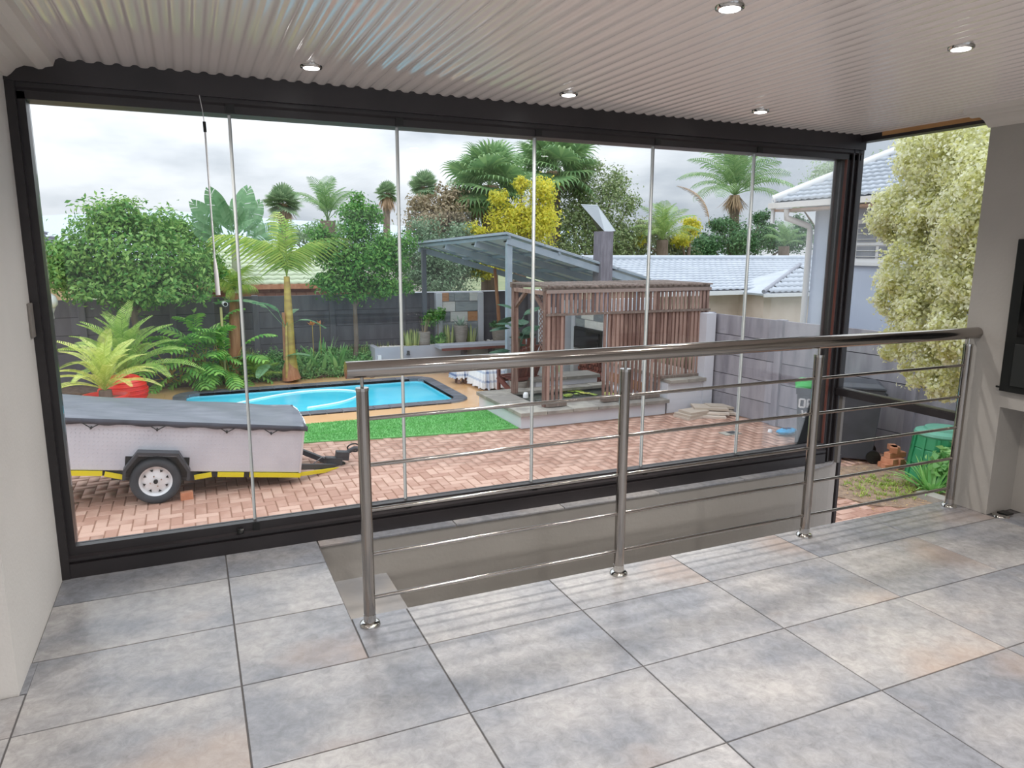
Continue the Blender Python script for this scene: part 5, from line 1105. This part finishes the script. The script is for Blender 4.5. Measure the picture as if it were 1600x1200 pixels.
# ================================================================== HOUSES BEYOND
def rooftiles(name, mt, par, O, U, Vd, nu, nv, tu, tv, ok=lambda u, v: True, wave=.022, seg=4):
    """courses of wavy tiles on the plane O + u*U + v*Vd"""
    O, U, Vd = np.array(O, float), np.array(U, float), np.array(Vd, float); U /= np.linalg.norm(U); Vd /= np.linalg.norm(Vd); Nn = np.cross(U, Vd); Nn /= np.linalg.norm(Nn); Nn = Nn if Nn[2] > 0 else -Nn
    V = []; F = []
    for j in range(nv):
        for i in range(nu):
            if not ok((i+.5)*tu, (j+.5)*tv): continue
            k = len(V)
            for e, (v, hgt) in enumerate(((j*tv, .038), ((j+1.05)*tv, .008), (j*tv, .0))):
                for s in range(seg+1): u = (i+s/seg)*tu; V.append(O+U*u+Vd*v+Nn*(hgt+wave*(.5-.5*cos(2*pi*s/seg))))
            n = seg+1
            for s in range(seg): F += [(k+s, k+s+1, k+n+s+1, k+n+s), (k+2*n+s, k+2*n+s+1, k+s+1, k+s)]
    o = fast(name, np.array(V)-np.array(wloc(par)), F, mt, par); o['kind'] = 'stuff'; return o
# long house with white roof
ha = thing('long_house', 'long single-storey cream house with a white tiled roof beyond the pergola', 'house', (14, 16, G))
zr, ze, yr, ye = 1.24, .56, 18.0, 14.4
MB().box(10.3, 22, 14.75, 18.3, G, ze-.05).build('wall', M_cream, ha); MB().plate([(10.0, ye, ze), (22.5, ye, ze), (22.5, yr, zr), (10.0, yr, zr)], -.05).build('roof_deck', M_roofw, ha)
rooftiles('roof_tiles', M_roofw, ha, (10.0, ye, ze+.02), (1, 0, 0), (0, yr-ye, zr-ze), 60, 13, .205, .282, wave=.022)
MB().tube([(10.0, yr, zr+.07), (22.5, yr, zr+.07)], .09, 8).build('ridge', M_roofw, ha); MB().box(10.0, 22.5, ye-.08, ye, ze-.10, ze+.0).build('gutter', M_white, ha)
hb = thing('hipped_annex', 'small lean-to annex with hipped grey-white roof in front of the long house', 'house', (14.6, 13.5, G)); zA = 1.1; 
A1, A2, A3 = at(1193, 459, 13.6), at(1300, 457, 13.6), at(1250, 416, 15.0); A2.z = A1.z; A4 = Vector((A2.x+1, 15.0, A3.z))
MB().box(A1.x+.25, A2.x+1, 13.85, 15.5, G, A1.z-.03).build('wall', M_cream, hb)
MB().plate([A1, A2+Vector((1, 0, 0)), A4, A3], -.05).plate([A1, A3, Vector((A1.x, 15.6, A1.z))], -.05).build('roof_deck', M_roofw, hb)
sl_ = (A3-A1); vd = Vector((0, A3.y-A1.y, A3.z-A1.z)); vl = vd.length; dx = A3.x-A1.x
rooftiles('roof_tiles', M_roofw, hb, A1+Vector((0, 0, .02)), (1, 0, 0), vd, 16, 6, .2, vl/6, ok=lambda u, v: u > dx*v/vl, wave=.03)
MB().tube([A1+Vector((0, 0, .05)), A3+Vector((0, 0, .05))], .05, 8).build('hip_cap', M_roofg, hb); MB().box(A1.x, A2.x+1, 13.52, 13.6, A1.z-.08, A1.z).build('gutter', M_white, hb)
# two-storey pale blue house
hc = thing('neighbour_house', 'pale blue-grey two-storey house with white gutter and tiled hipped roof beyond the right fence', 'house', (12, 6, G)); HX = 9.5
MB().box(HX, 16, 1.0, 9.12, G-.3, 2.30).build('wall', M_blue, hc); MB().box(HX-.10, HX, 8.55, 8.95, G, 2.30).build('buttress', M_blue, hc)
ec = Vector((9.05, 9.62, 2.33)); rg = Vector((12.6, 6.05, 4.35)); 
MB().plate([ec, (9.05, .6, 2.33), (12.6, 4.2, 4.35), rg], -.05).plate([ec, rg, (16.2, 9.62, 2.33)], -.05).build('roof_deck', M_roofw, hc)
vd = Vector((rg.x-ec.x, 0, rg.z-ec.z)); vl = vd.length
rooftiles('roof_tiles', M_roofw, hc, ec+Vector((0, 0, .02)), (0, -1, 0), vd, 64, 28, .14, vl/28, ok=lambda u, v: u > 3.57*v/vl and u < 9.0-3.57*v/vl, wave=.018)
MB().tube([ec+Vector((0, 0, .06)), rg+Vector((0, 0, .06))], .07, 8).build('hip_cap', M_white, hc)
MB().box(8.98, 9.07, .6, 9.66, 2.24, 2.33).build('gutter', M_gutter, hc); MB().box(9.07, HX, .6, 9.6, 2.19, 2.23).build('eave_soffit', mat('peeling_eave', '#d9b8a6', '#e8d2c6', scale=6, rough=.9), hc); MB().box(9.05, 9.09, 9.6, 9.66, 2.0, 2.42).build('barge_end', M_white, hc)
MB().tube([(9.05, 9.30, 2.22), (9.05, 9.30, 2.08), (9.42, 9.16, 1.95), (9.45, 9.16, 1.85), (9.45, 9.16, G)], .05, 10).build('downpipe', M_gutter, hc)
wn = MB().box(HX-.03, HX+.02, 7.30, 8.28, 1.38, 2.02).build('window', M_white, hc)
MB().box(HX-.04, HX-.028, 7.45, 7.82, 1.44, 1.62).box(HX-.04, HX-.028, 7.88, 8.22, 1.44, 1.62).box(HX-.04, HX-.028, 7.45, 7.82, 1.68, 1.96).box(HX-.04, HX-.028, 7.88, 8.22, 1.68, 1.96).build('pane', mat('dim_window_glass', '#8c8e98', '#a3a5ae', scale=3, rough=.15), wn)
bb = MB()
for k in range(6): bb.tube([(HX-.05, 7.45, 1.47+.085*k), (HX-.05, 8.22, 1.47+.085*k)], .006, 5)
bb.build('burglar_bars', M_white, wn); MB().box(HX-.06, HX, 7.25, 8.33, 1.33, 1.38).build('window_sill', M_white, hc)
# brick house behind the palms, dark-roofed house at far left
hd = thing('brick_house', 'low face-brick house with pale green tiled roof beyond the back wall', 'house', (2.5, 19, G))
q0, q1 = at(375, 447, 18), at(487, 447, 18); rr0 = at(380, 392, 20.5); zt_ = rr0.z
MB().box(q0.x-1, q1.x+.1, 18.1, 21, G, q0.z-.08).build('wall', mat('facebrick_wall', '#a0665a', '#bc8474', scale=9, rough=.9, stretch=(1, 1, 3)), hd)
for r_ in range(4):
    for i in range(16): x = q0.x-.5+i*.235+(r_ % 2)*.118; MB().box(x, x+.225, 18.07, 18.1, q0.z-.16-.085*r_, q0.z-.085-.085*r_).build('brick', M_brick if False else mat('wall_brick', '#a0665a', '#bd8878', rough=.9, var=.9), hd)
MB().box(q0.x-1.1, q1.x+.2, 17.9, 17.96, q0.z-.08, q0.z+.03).build('fascia', M_brick, hd); MB().plate([(q0.x-1.1, 17.95, q0.z), (q1.x+.2, 17.95, q0.z), (q1.x-.4, 20.5, zt_), (q0.x-1.1, 20.5, zt_)], -.05).build('roof_deck', M_roofgr, hd)
rooftiles('roof_tiles', M_roofgr, hd, (q0.x-1.1, 17.95, q0.z+.02), (1, 0, 0), (0, 2.55, zt_-q0.z), 18, 9, .21, .3)
he = thing('far_house', 'peach house with dark curved tile roof at the far left beyond the tree', 'house', tuple(at(60, 450, 17)[:2])+(G,)); q0, q1 = at(40, 393, 17), at(102, 388, 17); tp3 = at(60, 366, 19)
MB().box(q0.x-2.4, q1.x-.25, 17.3, 20, G, q1.z-.12).build('wall', M_peach, he); MB().box(q0.x-2.4, q1.x, 16.95, 17.05, q1.z-.14, q1.z).build('fascia', M_gutter, he)
MB().plate([(q0.x-2.4, 17, q1.z), (q1.x, 17, q1.z), (q1.x-.6, 18.6, tp3.z), (q0.x-2.4, 18.6, tp3.z)], -.05).build('roof_deck', M_roofd, he)
rooftiles('roof_tiles', M_roofd, he, (q0.x-2.2, 17, q1.z+.02), (1, 0, 0), (0, 1.6, tp3.z-q1.z), 15, 6, .2, .28, ok=lambda u, v: u < (q1.x-q0.x+2.2)-.37*v)
hf_ = thing('white_house', 'white-walled house glimpsed between the trees beyond the dark steel post', 'house', tuple(at(650, 440, 24)[:2])+(G,)); q0, q1 = at(590, 400, 24), at(700, 400, 24)
MB().box(q0.x, q1.x, 24, 28, G, at(640, 402, 24).z).build('wall', mat('pinkish_white_render', '#e3d8d6', rough=.9), hf_); MB().box(q0.x-.2, q1.x+.2, 23.8, 28.2, at(640, 402, 24).z, at(640, 396, 24).z).build('roof', M_roofg, hf_)

# ================================================================== TREES BEYOND
GB = G-.7
def base_at(x, Y): q = at(x, 450, Y); return (q.x, Y, GB)
def fanpalm(label, x, y, Y, rad, n, m, seed, lf, trunkr=.2, skirt=0, pet=.5, group=None, el=(-40, 85)):
    b0 = Vector(base_at(x, Y)); cr = at(x, y, Y); t = thing('fan_palm', label, 'palm', b0, group); g = random.Random(seed)
    MB().tube([b0, b0.lerp(cr, .5), cr], [trunkr*1.2, trunkr, trunkr*.9], 12).build('trunk', M_trunk, t)
    if skirt:
        V, F = straps(int(160), skirt, .05, .5, seed, c=tuple(cr-Vector((0, 0, .0))), rad=trunkr); V = [(v[0], v[1], 2*cr.z-v[2]) for v in V]; o = fast('dead_skirt', np.array(V)-np.array(wloc(t)), F, M_skirt, t); o['kind'] = 'stuff'
    for i in range(n):
        a = R(360*((i*.618034) % 1)+g.uniform(-10, 10)); e = R(el[0]+(el[1]-el[0])*(i+.5)/n); put('leaf', lf, m, t, cr, a, e, rad*g.uniform(.85, 1.1), g.uniform(-.4, .4))
    return t
f1 = fan(.55, 26, pet=.5, droop=.35); f2 = f1.copy(); f3 = fan(.55, 20, pet=.45, droop=.1)
fanpalm('tall fan palm with blue-green leaves rising above the back wall, left of the citrus tree', 442, 318, 30, .85, 46, L_far, 1, f3, skirt=.9)
fanpalm('small distant fan palm between the citrus tree and the second pane joint', 604, 302, 40, .75, 36, L_far, 2, f3, skirt=1.2)
fanpalm('distant fan palm over the brown shrubbery right of the second pane joint', 663, 292, 34, .9, 40, L_far, 3, f3, skirt=.9)
fanpalm('big bright fan palm left of the yellow tree with drooping leaf tips', 765, 290, 19, 1.35, 44, L_fan, 4, f1, trunkr=.24, skirt=1.1, el=(-50, 82))
fanpalm('big bright fan palm behind the yellow tree, cut by the dark header', 865, 268, 22.5, 1.68, 40, L_fan, 5, f1, trunkr=.24, skirt=.9, el=(-35, 82))
def bt(name, label, cat, x, Y, lst, n, size, m, seed, rs=1, **k): return tree(name, label, cat, base_at(x, Y), blobs_at([(a, b, Y+dy, r_*rs, q) for a, b, dy, r_, q in lst]), n, size, m, seed=seed, trunk=.12, **k)
bt('shrubby_tree', 'brownish green twiggy tree right of the second pane joint, beyond the carport', 'tree', 690, 19, [(690, 340, 0, .75, .9), (660, 360, 0, .55, .9), (720, 350, .3, .6, .9), (700, 310, 0, .4, .9), (655, 320, .2, .35, .9), (740, 400, 0, .5, .9)], 8000, .11, L_olive2, 11)
bt('olive_tree', 'dense grey-green tree behind the dark steel post under the carport roof', 'tree', 700, 17.5, [(700, 400, 0, .65, .9), (665, 400, 0, .5, .9), (740, 410, 0, .45, .9), (690, 440, -.2, .65, .6), (665, 360, 0, .4, .8), (650, 430, 0, .4, .8), (720, 370, 0, .4, .8)], 13000, .085, mat('grey_olive_leaf', '#5e7f5a', '#8fa783', island=1, rough=.5, trans=.2), 12)
bt('yellow_tree', 'bright yellow-leaved tree in the middle beyond the carport', 'tree', 800, 17.5, [(825, 350, 0, .6, .95), (790, 350, .1, .45, .9), (845, 300, 0, .36, 1), (815, 290, .1, .2, 1), (850, 340, 0, .35, 1), (770, 400, 0, .5, .5), (740, 365, 0, .3, .8), (835, 400, 0, .45, .7), (780, 310, .2, .24, .8), (760, 420, -.1, .4, .5)], 14000, .10, L_yellow, 13)
bt('grey_green_tree', 'tall airy grey-green tree behind the chimney cowl', 'tree', 930, 22.5, [(930, 330, 0, 1.0, .9), (960, 290, 0, .5, .9), (900, 290, 0, .6, .9), (985, 320, 0, .35, .9), (890, 350, -.2, .7, .9), (950, 380, 0, .9, .7), (925, 265, 0, .35, .8), (985, 370, 0, .5, .8), (890, 390, -.3, .7, .6)], 16000, .12, L_grey, 14, spread=.3, rs=1.12)
bt('mixed_bushes', 'olive and orange-brown bushes between the chimney and the fourth pane joint', 'shrub', 1000, 23, [(985, 390, 0, .6, .7), (1010, 360, 0, .4, .9), (1050, 390, 0, .7, .6), (960, 395, 0, .5, .6), (1035, 370, 0, .4, .8)], 7000, .13, L_olive, 15, rs=1.1)
bt('yellow_bush', 'golden yellow bush low behind the feathery palm right of the fourth pane joint', 'shrub', 1075, 22.3, [(1078, 355, 0, .32, .9), (1065, 375, 0, .3, .7), (1000, 375, 0, .2, .9)], 2600, .11, L_yellow, 16, rs=1.08)
bt('dark_bush', 'dense dark green bush mass in front of the big feather palm', 'shrub', 1160, 23, [(1150, 375, 0, .75, .75), (1105, 380, 0, .5, .7), (1200, 370, 0, .6, .8), (1245, 375, 0, .5, .8), (1125, 350, 0, .35, .7), (1190, 340, 0, .3, .8), (1090, 395, -.2, .5, .5), (1250, 350, 0, .3, .9)], 17000, .115, L_dark, 17, rs=1.18)
bt('wispy_tree', 'thin airy tree above the roof of the pale blue house', 'tree', 1290, 24, [(1290, 270, 0, .6, .8), (1270, 290, 0, .45, .8), (1305, 260, 0, .5, .8), (1380, 245, 0, .4, .6), (1250, 320, 0, .3, .8)], 2600, .12, mat('wispy_leaf', '#8fab7c', '#b9cca4', island=1, trans=.3), 18, spread=.35)
bt('far_hedge', 'low hazy green treetops on the horizon between the far fan palm and the citrus tree', 'shrub', 480, 45, [(500, 362, 0, 1.1, .5), (470, 368, 0, 1.0, .5), (455, 372, 0, .9, .4), (520, 358, 0, .8, .6)], 3000, .2, L_far, 19)
bt('palm_top_bush', 'yellow-green leafy crown showing above the left round tree', 'tree', 300, 18, [(290, 365, 0, .4, .7), (315, 400, 0, .4, .9), (265, 350, 0, .3, .6)], 3000, .1, L_mango, 20)
ff = frond(1.7, 26, .40, .030, arch=.8, hang=.28, vee=.8, stem=.022, start=.15)
def feather(label, x, y, Y, L_, n, m, seed, el=(-25, 80), trunkr=.2, fr=None, skirt=0):
    b0 = Vector(base_at(x, Y)); cr = at(x, y, Y); t = thing('feather_palm', label, 'palm', b0); g = random.Random(seed)
    MB().tube([b0, cr], [trunkr*1.1, trunkr], 12).build('trunk', M_trunk, t)
    if skirt: V, F = straps(140, skirt, .05, .7, seed, c=tuple(cr), rad=trunkr); V = [(v[0], v[1], 2*cr.z-v[2]) for v in V]; o = fast('dead_skirt', np.array(V)-np.array(wloc(t)), F, M_skirt, t); o['kind'] = 'stuff'
    for i in range(n): put('frond', fr, m, t, cr, R(360*((i*.618034) % 1)+g.uniform(-12, 12)), R(el[0]+(el[1]-el[0])*(i+.5)/n), L_*g.uniform(.85, 1.1), g.uniform(-.3, .3))
    return t
ff2, ff3, ff4 = ff.copy(), ff.copy(), ff.copy()
feather('big feather palm with long arching fronds, right of the fourth pane joint', 1148, 305, 25, 1.6, 24, mat('feather_palm_leaf', '#6f9a62', '#a8c489', island=1, trans=.3, rough=.45), 1, fr=ff, skirt=1.0, el=(-5, 85))
feather('short feathery palm beside the fourth pane joint above the white roof', 1035, 375, 21.5, .85, 18, mat('feather_palm_leaf_light', '#7fa860', '#bccf80', island=1, trans=.3, rough=.45), 2, fr=ff2, el=(5, 85))
feather('feathery palm tips rising behind the citrus tree, left of its peak', 512, 345, 20, .75, 12, L_fan, 3, fr=ff3, el=(20, 85))
feather('drooping olive palm beside the gutter of the pale blue house', 1225, 385, 21, .64, 14, L_fan, 4, fr=ff4, el=(10, 85))
t = thing('dead_frond', 'single long brown dead palm frond arching left over the white roof', 'frond', at(1105, 350, 22)); put('frond', frond(1.6, 30, .14, .03, arch=.9, hang=.4), M_skirt, t, at(1108, 352, 22), R(165), R(58), 1.3)
